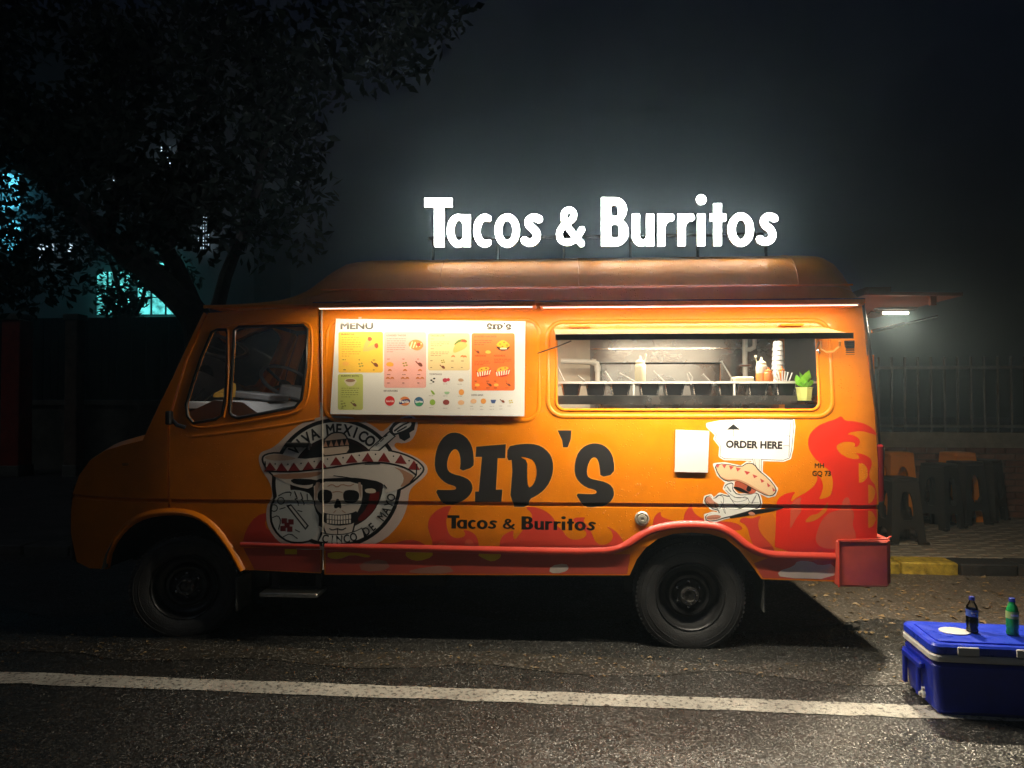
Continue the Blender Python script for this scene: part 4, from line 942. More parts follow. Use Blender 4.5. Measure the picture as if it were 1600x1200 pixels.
za = at_y(938, 389, SY).z; xl, xrr = at_y(662, 389, SY).x, at_y(1214, 389, SY).x
FRM = pm('sign_frame_steel', (.02, .02, .02), .6)
MB().box(((xl + xrr) / 2, SY + .066, za + .10), (xrr - xl - .04, .02, .02)).build('sign_rail', FRM, sign)
for i in range(6):
    x = xl + .05 + (xrr - xl - .1) * i / 5; MB().box((x, SY + .085, za - .01), (.018, .018, .26)).build('sign_post', FRM, sign)

# ================================================================== MENU BOARD
_mz0, _mz1 = S(700, 650)[1], S(700, 498)[1]
def yb(x, z):
    t = (z - _mz0) / (_mz1 - _mz0); return (1 - t) * (ys(-1.5, _mz0) - .045) + t * (ys(-1.5, _mz1) - .03)
MBX = lambda pts, it=0: zoomed(smooth_poly(pts, it) if it else pts, 505, 470, 4.7059)
brd = [(525, 498), (821, 502), (819, 650.5), (516, 647)]
menu = MB(); add_sheet(menu, [to_xz(brd, yb)], [], yb, 0, 0, None, .022)
menu = menu.build('menu_board', pm('printed_board_white', (.66, .645, .62), .42, var=.03, scale=3)); tag(menu, 'large white printed menu board with coloured cards on truck side', 'menu board')
def card(px0, py0, px1, py1, rgb, name='menu_card', r=16): return graphic(name, [([MBX(rrect(px0, py0, px1, py1, r))], rgb)], menu, yf=yb, base=.0008)
def scribble(x0, y0, x1, n, dy, rgb, seed, h=5, last=.6):
    rnd = random.Random(seed); out = []
    for i in range(n):
        y = y0 + i * dy; x = x0; xe = x0 + (x1 - x0) * (last if i == n - 1 else 1)
        while x < xe - 6:
            w = rnd.uniform(8, 26); w = min(w, xe - x); out.append(rect(x, y, x + w, y + h)); x += w + rnd.uniform(4, 7)
    return [MBX(q) for q in out]
def mt(s, x, y, h, rgb_unused=None, bold=.02, w=None): return put_text(s, 505 + x / 4.7059, 470 + y / 4.7059, h / 4.7059, (w / 4.7059) if w else None, bold, yf=yb)
DK = (46, 34, 30)
graphic('menu_heading', [(mt('MENU', 126, 207, 46, bold=.045, w=243), (30, 26, 28))], menu, yf=yb)
sx = lambda pts: [(1203 + (x - 95) * .1275, 163 + (y - 62) * .083) for x, y in pts]
graphic('menu_logo', [(fat(MBX(sx(p), 1 if it else 0), .22), (36, 24, 20), [MBX(sx(h), 1)] if h else []) for p, h, it in SIDS] + [(mt('Tacos & Burritos', 1222, 226, 9, w=150), (120, 100, 92))], menu, yf=yb, step=.0002)
cards = [((112, 228, 440, 528), (232, 184, 70)), ((108, 538, 293, 802), (176, 182, 100)), ((448, 230, 757, 640), (226, 164, 156)), ((770, 238, 1078, 512), (214, 190, 140)), ((1092, 238, 1408, 660), (236, 112, 52))]
cobj = [card(*c, rgb) for c, rgb in cards]
def stuff_on(k, layers): return graphic('card_print', layers, cobj[k], yf=yb, base=.0016, step=.0005)
def drum(x, y, s=1.0, c=(122, 62, 44)): return ([MBX([(x - 16 * s, y - 8 * s), (x, y - 14 * s), (x + 14 * s, y - 2 * s), (x + 16 * s, y + 12 * s), (x + 2 * s, y + 14 * s), (x - 10 * s, y + 4 * s)], 1), MBX([(x - 30 * s, y - 18 * s), (x - 24 * s, y - 22 * s), (x - 10 * s, y - 6 * s), (x - 14 * s, y - 2 * s)])], c)
def bird(x, y, s=1.0, c=(232, 170, 84)): return ([MBX([(x - 26 * s, y + 4 * s), (x - 20 * s, y - 10 * s), (x, y - 16 * s), (x + 22 * s, y - 8 * s), (x + 28 * s, y + 6 * s), (x + 14 * s, y + 16 * s), (x - 14 * s, y + 15 * s)], 1)], c)
def leafs(x, y, s=1.0, c=(150, 140, 60)): return ([MBX(ellipse(x + a * s, y + b * s, 8 * s, 6 * s, 10)) for a, b in ((-12, -8), (6, -12), (12, 6), (-6, 10))], c)
def mini_taco(x, y, s=1.0, c=(206, 120, 60)): return ([MBX([(x - 16 * s, y + 8 * s), (x - 12 * s, y - 6 * s), (x, y - 12 * s), (x + 12 * s, y - 6 * s), (x + 16 * s, y + 8 * s), (x + 8 * s, y + 2 * s), (x - 8 * s, y + 2 * s)], 1)], c)
stuff_on(0, [(mt('BURRITOS', 134, 252, 12, w=95), DK), (scribble(136, 268, 276, 6, 17, 0, 1) + scribble(136, 372, 276, 3, 16, 0, 2, last=.4), (186, 136, 44)),
    ([MBX([(292, 376), (298, 330), (322, 276), (346, 262), (362, 276), (358, 300), (330, 330), (310, 372)], 1), MBX([(300, 366), (330, 340), (372, 318), (400, 308), (408, 330), (400, 352), (360, 360), (320, 372)], 1)], (232, 168, 96)),
    ([MBX([(326, 270), (344, 262), (364, 280), (346, 298), (330, 292)], 1), MBX([(376, 318), (398, 308), (408, 330), (398, 352), (378, 340)], 1)], (150, 74, 44)), ([MBX(ellipse(344, 281, 7, 6, 10)), MBX(ellipse(392, 332, 6, 9, 10))], (196, 60, 44)),
    leafs(277, 472), bird(165, 462, 1.0), drum(386, 470, 1.2), (scribble(142, 431, 182, 1, 9, 0, 3) + scribble(260, 432, 296, 1, 9, 0, 4) + scribble(364, 433, 404, 1, 9, 0, 5) + scribble(148, 505, 180, 1, 9, 0, 6) + scribble(262, 506, 292, 1, 9, 0, 7) + scribble(366, 506, 402, 1, 9, 0, 8), DK)])
stuff_on(1, [(mt('BURRITO BOWL', 132, 558, 11, w=132), DK), ([MBX(ellipse(200, 590, 46, 20, 24)), MBX([(156, 592), (244, 592), (225, 622), (200, 630), (176, 622)], 1)], (196, 186, 168)), ([MBX(ellipse(200, 586, 36, 12, 20))], (138, 106, 84)), (scribble(134, 640, 264, 5, 16, 0, 9, last=.5), (120, 124, 60)), drum(230, 764, 1.0, (96, 62, 40)), leafs(150, 766, 1.0, (120, 120, 60)), (scribble(128, 735, 170, 1, 9, 0, 10) + scribble(212, 735, 248, 1, 9, 0, 11) + scribble(132, 786, 164, 1, 9, 0, 12) + scribble(216, 787, 246, 1, 9, 0, 13), (90, 88, 48))])
stuff_on(2, [(mt('LOADED TACOS', 466, 260, 12, w=142), (150, 84, 80)), (scribble(468, 276, 606, 7, 16, 0, 14, last=.4), (186, 120, 116)),
    ([MBX([(622, 320), (650, 290), (690, 284), (725, 300), (740, 330), (720, 356), (690, 368), (650, 352)], 1)], (206, 126, 64)), (sum([stroke(MBX([(640 + 22 * i, 350 - 4 * i), (656 + 22 * i, 300 + 4 * i)]), 1.6, n=5) for i in range(4)], []), (248, 220, 170)), ([MBX(ellipse(702, 322, 16, 14, 14))], (186, 60, 40)),
    bird(490, 466, 1.1, (236, 160, 60)), leafs(602, 468), drum(712, 468, 1.2), mini_taco(490, 512), mini_taco(602, 512), mini_taco(712, 512), mini_taco(476, 570), mini_taco(508, 570), mini_taco(586, 570), mini_taco(618, 570), mini_taco(696, 570), mini_taco(728, 570),
    (sum([scribble(x - 20, y, x + 20, 1, 9, 0, x + y) for x in (490, 602, 712) for y in (426, 540, 602)], []), (140, 90, 86))])
stuff_on(3, [(mt('TACOS LITE', 788, 262, 12, w=104), DK), (scribble(790, 278, 830, 1, 9, 0, 20) + scribble(790, 300, 928, 3, 14, 0, 21) + scribble(790, 350, 830, 1, 9, 0, 22) + scribble(790, 374, 928, 3, 13, 0, 23), (160, 138, 96)),
    ([MBX([(960, 322), (985, 292), (1020, 280), (1050, 284), (1064, 304), (1040, 310), (1000, 310), (975, 330)], 1)], (96, 120, 48)), ([MBX([(1004, 296), (1036, 284), (1058, 296), (1040, 306)], 1)], (190, 62, 40)),
    ([MBX([(956, 388), (956, 350), (975, 318), (1010, 300), (1045, 306), (1064, 322), (1050, 346), (1010, 368)], 1)], (238, 168, 92)), mini_taco(956, 410, 1), mini_taco(1024, 410, 1), mini_taco(1042, 412, 1), leafs(880, 446, .8), drum(882, 488, .9), (sum([scribble(x, y, x + 34, 1, 9, 0, x + y) for x, y in ((788, 438), (940, 440), (1014, 440), (788, 488), (940, 488), (1014, 488))], []), (120, 100, 72))])
def tray(x, y, L):
    L.append(([MBX([(x - 58, y - 4), (x + 50, y - 22), (x + 58, y + 6), (x + 30, y + 34), (x - 10, y + 42), (x - 44, y + 34)], 0)], (206, 62, 40)))
    L.append(([MBX([(x - 50 + i * 19, y + 6 - i * 3), (x - 41 + i * 19, y + 4 - i * 3), (x - 36 + i * 16, y + 36 - i * 3), (x - 44 + i * 16, y + 37 - i * 3)], 0) for i in range(6)], (244, 232, 214)))
    L.append(([MBX([(x - 50, y), (x - 30, y - 26), (x, y - 34), (x + 34, y - 34), (x + 48, y - 18), (x + 10, y - 4), (x - 30, y + 4)], 1)], (240, 176, 56)))
    L.append(([MBX(ellipse(x - 15, y - 14, 7, 5, 8)), MBX(ellipse(x + 18, y - 24, 7, 5, 8))], (150, 74, 36)))
Ln = [(mt('LOADED NACHOS', 1110, 268, 12, w=164), (130, 44, 24)), (scribble(1112, 290, 1240, 3, 15, 0, 30, last=.6) + scribble(1112, 442, 1226, 3, 13, 0, 31) + scribble(1258, 428, 1384, 3, 12, 0, 32), (176, 66, 34)),
      (mt('NACHOS', 1116, 410, 12, w=80), (130, 44, 24)), (mt('NACHOS', 1256, 410, 12, w=82), (130, 44, 24)),
      ([MBX([(1262, 330), (1385, 330), (1350, 368), (1296, 368)], 1)], (70, 36, 24)), ([MBX([(1268, 330), (1290, 302), (1322, 286), (1356, 306), (1378, 332), (1330, 352)], 1)], (244, 168, 40)), ([MBX(ellipse(x, y, 6, 5, 8)) for x, y in ((1300, 318), (1330, 306), (1352, 326), (1318, 336))], (176, 70, 30)), ([MBX(rect(1300, 346, 1350, 356))], (244, 230, 200)),
      drum(1137, 376, .9), bird(1212, 376, .8, (250, 176, 80)), bird(1132, 618, .7, (250, 176, 80)), drum(1226, 618, .8), bird(1272, 618, .7, (250, 176, 80)), drum(1366, 618, .8), (sum([scribble(x, y, x + 36, 1, 9, 0, x + y) for x in (1114, 1200, 1256, 1340) for y in (588, 638)], []), (150, 54, 30))]
tray(1180, 520, Ln); tray(1320, 518, Ln); stuff_on(4, Ln)
loose = [(mt('BEVERAGES', 446, 668, 12, w=102), (120, 108, 108)), (mt('TOPPINGS', 780, 546, 12, w=92), (120, 108, 108)), (mt('ADD ONS', 1088, 698, 12, w=88), (120, 108, 108)),
    ([MBX(ellipse(490, 736, 36, 36, 28))], (206, 44, 46)), ([MBX(ellipse(600, 738, 38, 34, 28))], (222, 130, 70)), ([MBX(ellipse(704, 742, 35, 35, 28))], (60, 104, 140)),
    (mt('Coca-Cola', 462, 744, 14, bold=.03, w=56), (240, 232, 228)), ([MBX([(556, 742), (600, 722), (636, 724), (640, 746), (600, 752), (560, 764)], 1)], (34, 44, 110)), (mt('Fanta', 564, 750, 22, bold=.03, w=66), (240, 236, 232)), ([MBX([(676, 752), (700, 740), (734, 748), (728, 766), (704, 776), (682, 768)], 1)], (60, 150, 96)), (mt('Sprite', 676, 748, 16, bold=.03, w=56), (240, 240, 240)),
    ([MBX(ellipse(x, y, 9, 6, 10, 1)) for x, y in ((796, 584), (810, 596), (816, 572))], (30, 24, 28)), ([MBX(ellipse(896, 584, 18, 16, 16)), MBX(ellipse(920, 580, 12, 12, 12))], (196, 60, 78)), bird(1012, 582, .8, (190, 150, 120)),
    ([MBX([(786, 656), (806, 660), (826, 690), (806, 690)], 1), MBX(ellipse(804, 746, 21, 22, 18))], (140, 176, 70)), ([MBX([(886, 668), (934, 668), (922, 688), (898, 688)], 1)], (150, 190, 150)), ([MBX(ellipse(1016, 672, 20, 22, 18)), MBX(ellipse(1178, 738, 20, 20, 18))], (226, 152, 76)), ([MBX(ellipse(904, 746, 24, 20, 18))], (140, 66, 62)), ([MBX(ellipse(1014, 748, 24, 18, 18)), MBX(ellipse(1106, 738, 22, 18, 18))], (222, 176, 136)),
    ([MBX([(1230, 728), (1272, 728), (1262, 754), (1240, 754)], 0)], (70, 90, 140)), drum(1322, 740, .8), leafs(1380, 742, .8, (190, 170, 70)),
    (sum([scribble(x - 26, y, x + 26, 1, 9, 0, x + y, h=3) for x, y in ((806, 608), (908, 610), (1014, 612), (804, 696), (908, 698), (1016, 700), (804, 784), (906, 788), (1014, 788), (1106, 774), (1178, 774), (1250, 774), (1320, 772), (1380, 772), (1106, 794), (1178, 796), (1250, 796), (1320, 794))], []), (150, 140, 140))]
graphic('menu_pictures', loose, menu, yf=yb, base=.0009, step=.0001)

# ---- white card by the ORDER HERE sticker (its code left out)
qc = zoomed([(152, 132), (372, 140), (362, 415), (144, 410)], 1020, 640, 4.2105)
mb = MB(); yq = lambda x, z: ys(x, z) - .018
add_sheet(mb, [to_xz(qc, yq)], [], yq, 0, 0, None, .018)
cardo = mb.build('payment_card', pm('white_card', (.66, .65, .64), .3, var=.03, coat=.3)); tag(cardo, 'plain white card fixed below the serving hatch beside ORDER HERE', 'card')
# ================================================================== THINGS ON THE COUNTER
ORD = ['first', 'second', 'third', 'fourth', 'fifth', 'sixth', 'seventh', 'eighth', 'ninth']
def make_pan():
    mb = MB(); w, d, h = .128, .17, .094; rings = []
    for k, z in ((.76, 0), (.80, .004), (1.0, h - .006), (1.02, h - .004)):
        ring = []
        for sx, sy, a0 in ((1, 1, 0), (-1, 1, 90), (-1, -1, 180), (1, -1, 270)):
            for i in range(4):
                a = R(a0 + 30 * i); r = .02; ring.append(((sx * (w / 2 - r) + r * math.cos(a)) * k, (sy * (d / 2 - r) + r * math.sin(a)) * k, z))
        rings.append(ring)
    mb.loft(rings, 0); mb.add(rings[0], [tuple(range(15, -1, -1))])
    inner = [[(x * .97, y * .97, z + .002) for x, y, z in r] for r in rings[::-1]]
    mb.loft(inner, 0); mb.add(inner[-1], [tuple(range(16))])
    e = empty('food_pan'); o = mb.build('tub', pm('pan_steel_dark_reflection', (.07, .075, .08), .16, metal=.85, var=.1), None); o.parent = e  # reflection of the dark street is put into the tub colour
    ring = MB(); out = [[(x * k, y * k, z) for x, y, _ in rings[3]] for k, z in ((.97, h), (1.10, h), (1.12, h - .004), (1.10, h - .007), (.99, h - .006))]
    ring.loft(out, 0); o = ring.build('rim', SATIN, None); o.parent = e
    for sx in (-1, 1):
        ed = MB().tube([(sx * w / 2 * .76, -d / 2 * .76, .004), (sx * w / 2 * .985, -d / 2 * .985, h - .006)], .0065, n=6).build('corner_edge', POLISH, None); ed.parent = e
    f = MB(); fl = [(x * .94, y * .94, h - .02) for x, y, _ in rings[3]]
    f.add(fl, [tuple(range(16))]); o = f.build('filling', pm('dark_salsa', (.05, .03, .02), .5, var=.5, scale=90, bump=.5), None); o.parent = e
    return e
pan0 = make_pan(); PANX = [892, 930, 968, 1013, 1051, 1094, 1134, 1180, 1223]; pan_loc = []
for i, px in enumerate(PANX):
    p = pan0 if i == 0 else copy_tree(pan0)
    q = at_y(px, 610, .33); p.location = (q.x, .33, ztop + .001); pan_loc.append(Vector(p.location))
    tag(p, 'steel food pan on the hatch counter, %s from the left' % ORD[i], 'food pan', 'food pans on the hatch counter')
def spoon(px0, py0, px1, py1, pan, name='spoon', r=.0045, bowl=True, label=''):
    q = pan_loc[pan]; y = q.y - .03
    a, b = at_y(px0, py0, y), at_y(px1, py1, y); d = (b - a).normalized(); tip = b + d * .03
    e = empty(name, tip); mb = MB(); mb.tube([a, a.lerp(b, .1), b, tip], [r * 1.6, r, r, r], n=6); mb.build('handle', SATIN, e)
    if bowl: MB().lathe([(.001, -.006), (.018, -.003), (.024, .006)], tuple(tip), n=12).build('bowl', SATIN, e)
    tag(e, label, 'spoon', 'utensils standing in the food pans')
for a in ((871, 573, 881, 594, 0, 'steel spoon leaning left in the first food pan from the left'), (903, 587, 915, 596, 1, 'short steel spoon lying low in the second food pan'), (945, 580, 956, 596, 2, 'thick-handled steel spoon in the third food pan'), (968, 583, 992, 596, 2, 'thin steel spoon lying across toward the white squeeze bottle'), (1021, 580, 1038, 596, 4, 'steel spoon with round end leaning in the fifth food pan'), (1098, 585, 1110, 597, 5, 'broad steel ladle lying in the sixth food pan'), (1127, 564, 1145, 594, 6, 'long steel spoon standing tall in the seventh food pan')):
    spoon(*a[:5], label=a[5], r=.0075 if 'thick' in a[5] or 'broad' in a[5] else .0048)
# tongs
e = empty('tongs', at_y(1078, 598, .3)); 
MB().tube([at_y(1073, 583, .3), at_y(1076, 592, .3), at_y(1080, 600, .3)], .005, n=6).build('arm', SATIN, e)
MB().tube([at_y(1076, 582, .3), at_y(1082, 590, .3), at_y(1080, 601, .3)], .005, n=6).build('arm', SATIN, e)
tag(e, 'steel tongs propped in the sixth food pan', 'tongs')
def squeeze(px, py_top, py_bot, wpx, Y, mat, capmat, label, loose_cap=None, fill=None):
    q = at_y(px, py_bot, Y); t = at_y(px, py_top, Y); h = t.z - back_z; r = wpx / 2 / FPX * (Y + 4.72)
    e = empty('squeeze_bottle', (q.x, Y, back_z)); c = (q.x, Y, back_z)
    MB().lathe([(r * .9, 0), (r, .006), (r, h * .62), (r * .9, h * .70), (r * .8, h * .72)], c, n=24, cap=True).build('body', mat, e)
    if fill: MB().lathe([(r * 1.01, .004), (r * 1.01, h * .40)], c, n=24, cap=True).build('sauce', fill, e)
    cap = MB().lathe([(r * .86, h * .71), (r * .86, h * .80), (r * .5, h * .84), (r * .30, h * .86), (r * .16, h), (.001, h)], c, n=20).build('nozzle_cap', capmat, e)
    if loose_cap:
        s = loose_cap; MB().tube([(c[0] + s * r * .7, Y, back_z + h * .78), (c[0] + s * r * .95, Y, back_z + h * .9), (c[0] + s * r * 1.0, Y, back_z + h * 1.02)], .0035, n=6).lathe([(.008, 0), (.008, .012), (.001, .014)], (c[0] + s * r * 1.0, Y, back_z + h * 1.0), n=10, cap=True).build('tip_cap', capmat, e)
    return tag(e, label, 'squeeze bottle', 'squeeze bottles behind the food pans')
CREAM = pm('cream_plastic', (.74, .68, .48), .4, var=.03); CLEAR = pm('cloudy_plastic', (.55, .50, .42), .35, var=.04); OSAUCE = pm('orange_sauce', (.62, .20, .035), .4, var=.08); REDO = pm('orange_bottle', (.60, .17, .03), .4)
squeeze(1000.5, 556, 597, 17, .52, CREAM, CREAM, 'cream white squeeze bottle behind the food pans', 1)
squeeze(1190, 558, 597, 17, .52, CLEAR, CREAM, 'clear squeeze bottle half full of orange sauce', -1, OSAUCE)
squeeze(1201, 574, 597, 14, .46, REDO, REDO, 'small solid orange squeeze bottle beside the clear one')
squeeze(1222, 572, 597, 10, .47, REDO, REDO, 'small orange bottle among white sticks near the plant')
# white sticks in a cup
q = at_y(1222, 600, .42); e = empty('stick_cup', (q.x, .42, ztop))
MB().lathe([(.026, 0), (.034, .06), (.036, .085)], (q.x - .005, .42, back_z - .085), n=18, cap=True).build('cup', CLEAR, e)
for i in range(7):
    a = -.5 + i / 6 * 1.0; MB().tube([(q.x + a * .03, .42, back_z - .06), (q.x + a * .13, .42 + (i % 3 - 1) * .01, back_z + .09 - abs(a) * .03)], .0045, n=5).build('stick', WHITEP, e)
e.location = (q.x, .42, back_z - .085)
for ch in e.children: ch.matrix_parent_inverse = Matrix.Translation(-Vector(e.location))
tag(e, 'cup of white wooden sticks by the green plant', 'cup')
# tall stack of clear cups
q = at_y(1216, 597, .62); e = empty('cup_stack', (q.x, .62, back_z)); top = at_y(1216, 534, .62).z
n = 9; h = top - back_z
for i in range(n):
    z = back_z + h * i / n; k = 1 - .35 * i / n
    MB().lathe([(.050 * k, 0), (.054 * k, .004), (.047 * k, h / n * .95), (.040 * k, h / n * 1.1)], (q.x, .62, z), n=20).build('cup', pm('clear_cup', (.62, .62, .62), .15, var=.03, metal=.35), e)
tag(e, 'tall stack of clear plastic cups near the dark doorway', 'cup stack')
# white tray
a, b = at_y(1144, 597, .5), at_y(1175, 589, .5)
e = tag(MB().rbox(((a.x + b.x) / 2, .5, (back_z + b.z) / 2), (b.x - a.x, .12, b.z - back_z), .01).build('lid_tray', CREAM), 'flat white tray on the shelf behind the seventh pan', 'tray')
# potted plant at the right end
q = at_y(1257, 626, .12); zt = at_y(1257, 605, .12).z; e = empty('potted_plant', (q.x, .12, q.z)); hh = zt - q.z
pr = 12.5 / FPX * 4.84
plate((q.x - .0, .11, q.z - .005), (.14, .12, .010), 'plant_ledge', STEEL)
MB().lathe([(pr * .78, 0), (pr * .82, .005), (pr, hh * .92), (pr * 1.06, hh * .93), (pr * 1.06, hh), (pr * .95, hh), (pr * .9, hh * .9)], (q.x, .12, q.z), n=8, cap=True).build('pot', pm('pale_green_pot', (.40, .42, .13), .4), e)
LEAFM = pm('plant_leaf', (.16, .42, .03), .35, var=.25, scale=40)
for i in range(11):
    a = i * 2.4; tilt = .25 + .07 * i; L = .125 - .005 * i; w = .034
    d = Vector((math.cos(a) * math.sin(tilt), math.sin(a) * math.sin(tilt) * .6, math.cos(tilt))); s_ = Vector((-math.sin(a), math.cos(a), 0)) if i % 2 else Vector((1, .2, 0)); c = Vector((q.x, .12, zt - .01))
    f_ = d.cross(s_).normalized() * .006
    mb = MB(); P = [c, c + d * L * .35 + s_ * w + f_, c + d * L * .7 + s_ * w * .75 + f_, c + d * L, c + d * L * .7 - s_ * w * .75 + f_, c + d * L * .35 - s_ * w + f_, c + d * L * .4, c + d * L * .72]
    mb.add(P, [(0, 1, 6), (1, 2, 7, 6), (2, 3, 7), (3, 4, 7), (4, 5, 6, 7), (5, 0, 6)]); mb.build('leaf', LEAFM, e)
tag(e, 'small green leafy plant in pale green pot at hatch corner', 'potted plant')
# things lying on the dashboard
q = Vector((xb0 + .20, .42, 1.545)); tag(MB().rbox(tuple(q), (.16, .22, .05), .008, rz=.3).build('paper_box', WHITEP), 'white paper box on the dashboard behind the quarter window', 'box')
q = Vector((xb0 + .33, .50, 1.60)); mb = MB(); mb.loft([[(q.x + u, q.y + v, q.z + w) for u, v, w in r] for r in ([(-.06, -.05, 0), (.05, -.06, 0), (.06, .05, 0), (-.05, .05, 0)], [(-.05, -.05, .03), (.06, -.04, .06), (.07, .04, .07), (-.05, .05, .04)], [(-.01, -.02, .05), (.07, -.02, .10), (.075, .02, .10), (0, .03, .06)])], 0, cap=True)
tag(mb.build('cleaning_cloth', pm('yellow_cloth', (.55, .30, .04), .8, bump=.4)), 'crumpled yellow cloth on the dashboard', 'cloth')

# ================================================================== ROAD, LINE, PAVEMENT
BETA = R(1.63)
def rd(u, v, z=0.0): return Vector((u * math.cos(BETA) + v * math.sin(BETA), -u * math.sin(BETA) + v * math.cos(BETA), z))
def road_mat(name, c0, c1, wet0, wet1, speck=.25, bump=.8, sc=1.0, dirt=None):
    m = bpy.data.materials.new(name); m.use_nodes = True; t = m.node_tree; n = t.nodes; b = n['Principled BSDF']; L = t.links.new
    tc = n.new('ShaderNodeTexCoord'); co = tc.outputs['Object']
    def noise(s, det=4, rough=.6):
        x = n.new('ShaderNodeTexNoise'); x.inputs['Scale'].default_value = s; x.inputs['Detail'].default_value = det; x.inputs['Roughness'].default_value = rough; L(co, x.inputs['Vector']); return x.outputs['Fac']
    def mapr(f, a, b_, c, d):
        x = n.new('ShaderNodeMapRange'); x.inputs[1].default_value = a; x.inputs[2].default_value = b_; x.inputs[3].default_value = c; x.inputs[4].default_value = d; L(f, x.inputs[0]); return x.outputs[0]
    def mix(f, a, b_):
        x = n.new('ShaderNodeMix'); x.data_type = 'RGBA'
        for s_, v in ((x.inputs['A'], a), (x.inputs['B'], b_)):
            if isinstance(v, tuple): s_.default_value = (*v, 1)
            else: L(v, s_)
        L(f, x.inputs['Factor']); return x.outputs['Result']
    big_, mid = noise(.7, 6, .65), noise(9, 5)
    col = mix(mapr(mid, .3, .7, 0, 1), c0, c1)
    col = mix(mapr(big_, .35, .7, 0, .6), col, tuple(x * .55 for x in c0))
    vo = n.new('ShaderNodeTexVoronoi'); vo.inputs['Scale'].default_value = 120 * sc; L(co, vo.inputs['Vector'])
    sp = n.new('ShaderNodeSeparateColor'); L(vo.outputs['Color'], sp.inputs[0])
    col = mix(mapr(sp.outputs[0], .88, .97, 0, speck), col, (.34, .32, .29))
    L(col, b.inputs['Base Color'])
    r0 = mapr(big_, .38, .62, wet0, wet1); add = n.new('ShaderNodeMath'); add.operation = 'MULTIPLY_ADD'; L(sp.outputs[1], add.inputs[0]); add.inputs[1].default_value = .22; L(r0, add.inputs[2]); L(add.outputs[0], b.inputs['Roughness'])
    # wet aggregate: every stone is a little facet with its own tilt
    v2 = n.new('ShaderNodeTexVoronoi'); v2.inputs['Scale'].default_value = 150 * sc; L(co, v2.inputs['Vector'])
    v3 = n.new('ShaderNodeVectorMath'); v3.operation = 'SUBTRACT'; L(v2.outputs['Color'], v3.inputs[0]); v3.inputs[1].default_value = (.5, .5, .5)
    v4 = n.new('ShaderNodeVectorMath'); v4.operation = 'SCALE'; L(v3.outputs[0], v4.inputs[0]); L(mapr(noise(1.6, 5, .6), .34, .64, bump * .45, bump * 1.1), v4.inputs['Scale'])
    bp = n.new('ShaderNodeBump'); bp.inputs['Strength'].default_value = .5; bp.inputs['Distance'].default_value = .006; L(noise(55 * sc, 5, .7), bp.inputs['Height'])
    v5 = n.new('ShaderNodeVectorMath'); v5.operation = 'ADD'; L(bp.outputs[0], v5.inputs[0]); L(v4.outputs[0], v5.inputs[1])
    v6 = n.new('ShaderNodeVectorMath'); v6.operation = 'NORMALIZE'; L(v5.outputs[0], v6.inputs[0])
    L(v6.outputs[0], b.inputs['Normal']); b.inputs['Specular IOR Level'].default_value = 1.0
    return m
ASPH = road_mat('wet_asphalt', (.020, .020, .019), (.040, .039, .036), .16, .34, .35, 1.05)
DIRT = road_mat('gritty_road_edge', (.050, .039, .027), (.120, .094, .066), .35, .55, .7, .9, .8)
def sheet_poly(name, pts, z, mat, kind='structure'):
    o = MB().add([tuple(Vector((p.x, p.y, z))) for p in pts], [tuple(range(len(pts)))]).build(name, mat, smooth=False); o['kind'] = kind; return o
sheet_poly('road', [rd(-60, -18), rd(60, -18), rd(60, 60), rd(-60, 60)], 0, ASPH)
pts = [rd(-16 + i * .35, .62 + .16 * math.sin(i * 1.3) + .12 * math.sin(i * .47 + 2) + random.uniform(-.06, .06)) for i in range(92)] + [rd(17, 2.4), rd(-16, 2.4)]
sheet_poly('road_edge', pts, .004, DIRT)
# gritty seam between the line and the truck
pts = [rd(-10 + i * .2, -.40 + .05 * math.sin(i * .9) + random.uniform(-.03, .03)) for i in range(80)]
pts += [rd(-10 + i * .2, -.16 + .05 * math.sin(i * .6) + random.uniform(-.03, .03)) for i in range(79, -1, -1)]
sheet_poly('gutter_grit', pts, .004, road_mat('packed_grit', (.024, .021, .017), (.055, .047, .036), .25, .45, .8, 1.0, .9))
# painted edge line
lm = bpy.data.materials.new('worn_road_paint'); lm.use_nodes = True; t = lm.node_tree; b = t.nodes['Principled BSDF']
tc = t.nodes.new('ShaderNodeTexCoord'); n1 = t.nodes.new('ShaderNodeTexNoise'); n1.inputs['Scale'].default_value = 38; n1.inputs['Detail'].default_value = 8; n1.inputs['Roughness'].default_value = .75
t.links.new(tc.outputs['Object'], n1.inputs['Vector'])
cr = t.nodes.new('ShaderNodeValToRGB'); cr.color_ramp.elements[0].position = .39; cr.color_ramp.elements[0].color = (.06, .055, .05, 1); cr.color_ramp.elements[1].position = .49; cr.color_ramp.elements[1].color = (.74, .71, .64, 1)
t.links.new(n1.outputs['Fac'], cr.inputs[0])
n3 = t.nodes.new('ShaderNodeTexNoise'); n3.inputs['Scale'].default_value = 2.3; n3.inputs['Detail'].default_value = 6; t.links.new(tc.outputs['Object'], n3.inputs['Vector'])
m3 = t.nodes.new('ShaderNodeMapRange'); m3.inputs[1].default_value = .35; m3.inputs[2].default_value = .65; m3.inputs[3].default_value = .62; m3.inputs[4].default_value = 1.0; t.links.new(n3.outputs['Fac'], m3.inputs[0])
v3_ = t.nodes.new('ShaderNodeVectorMath'); v3_.operation = 'SCALE'; t.links.new(cr.outputs[0], v3_.inputs[0]); t.links.new(m3.outputs[0], v3_.inputs['Scale']); t.links.new(v3_.outputs[0], b.inputs['Base Color']); b.inputs['Roughness'].default_value = .45
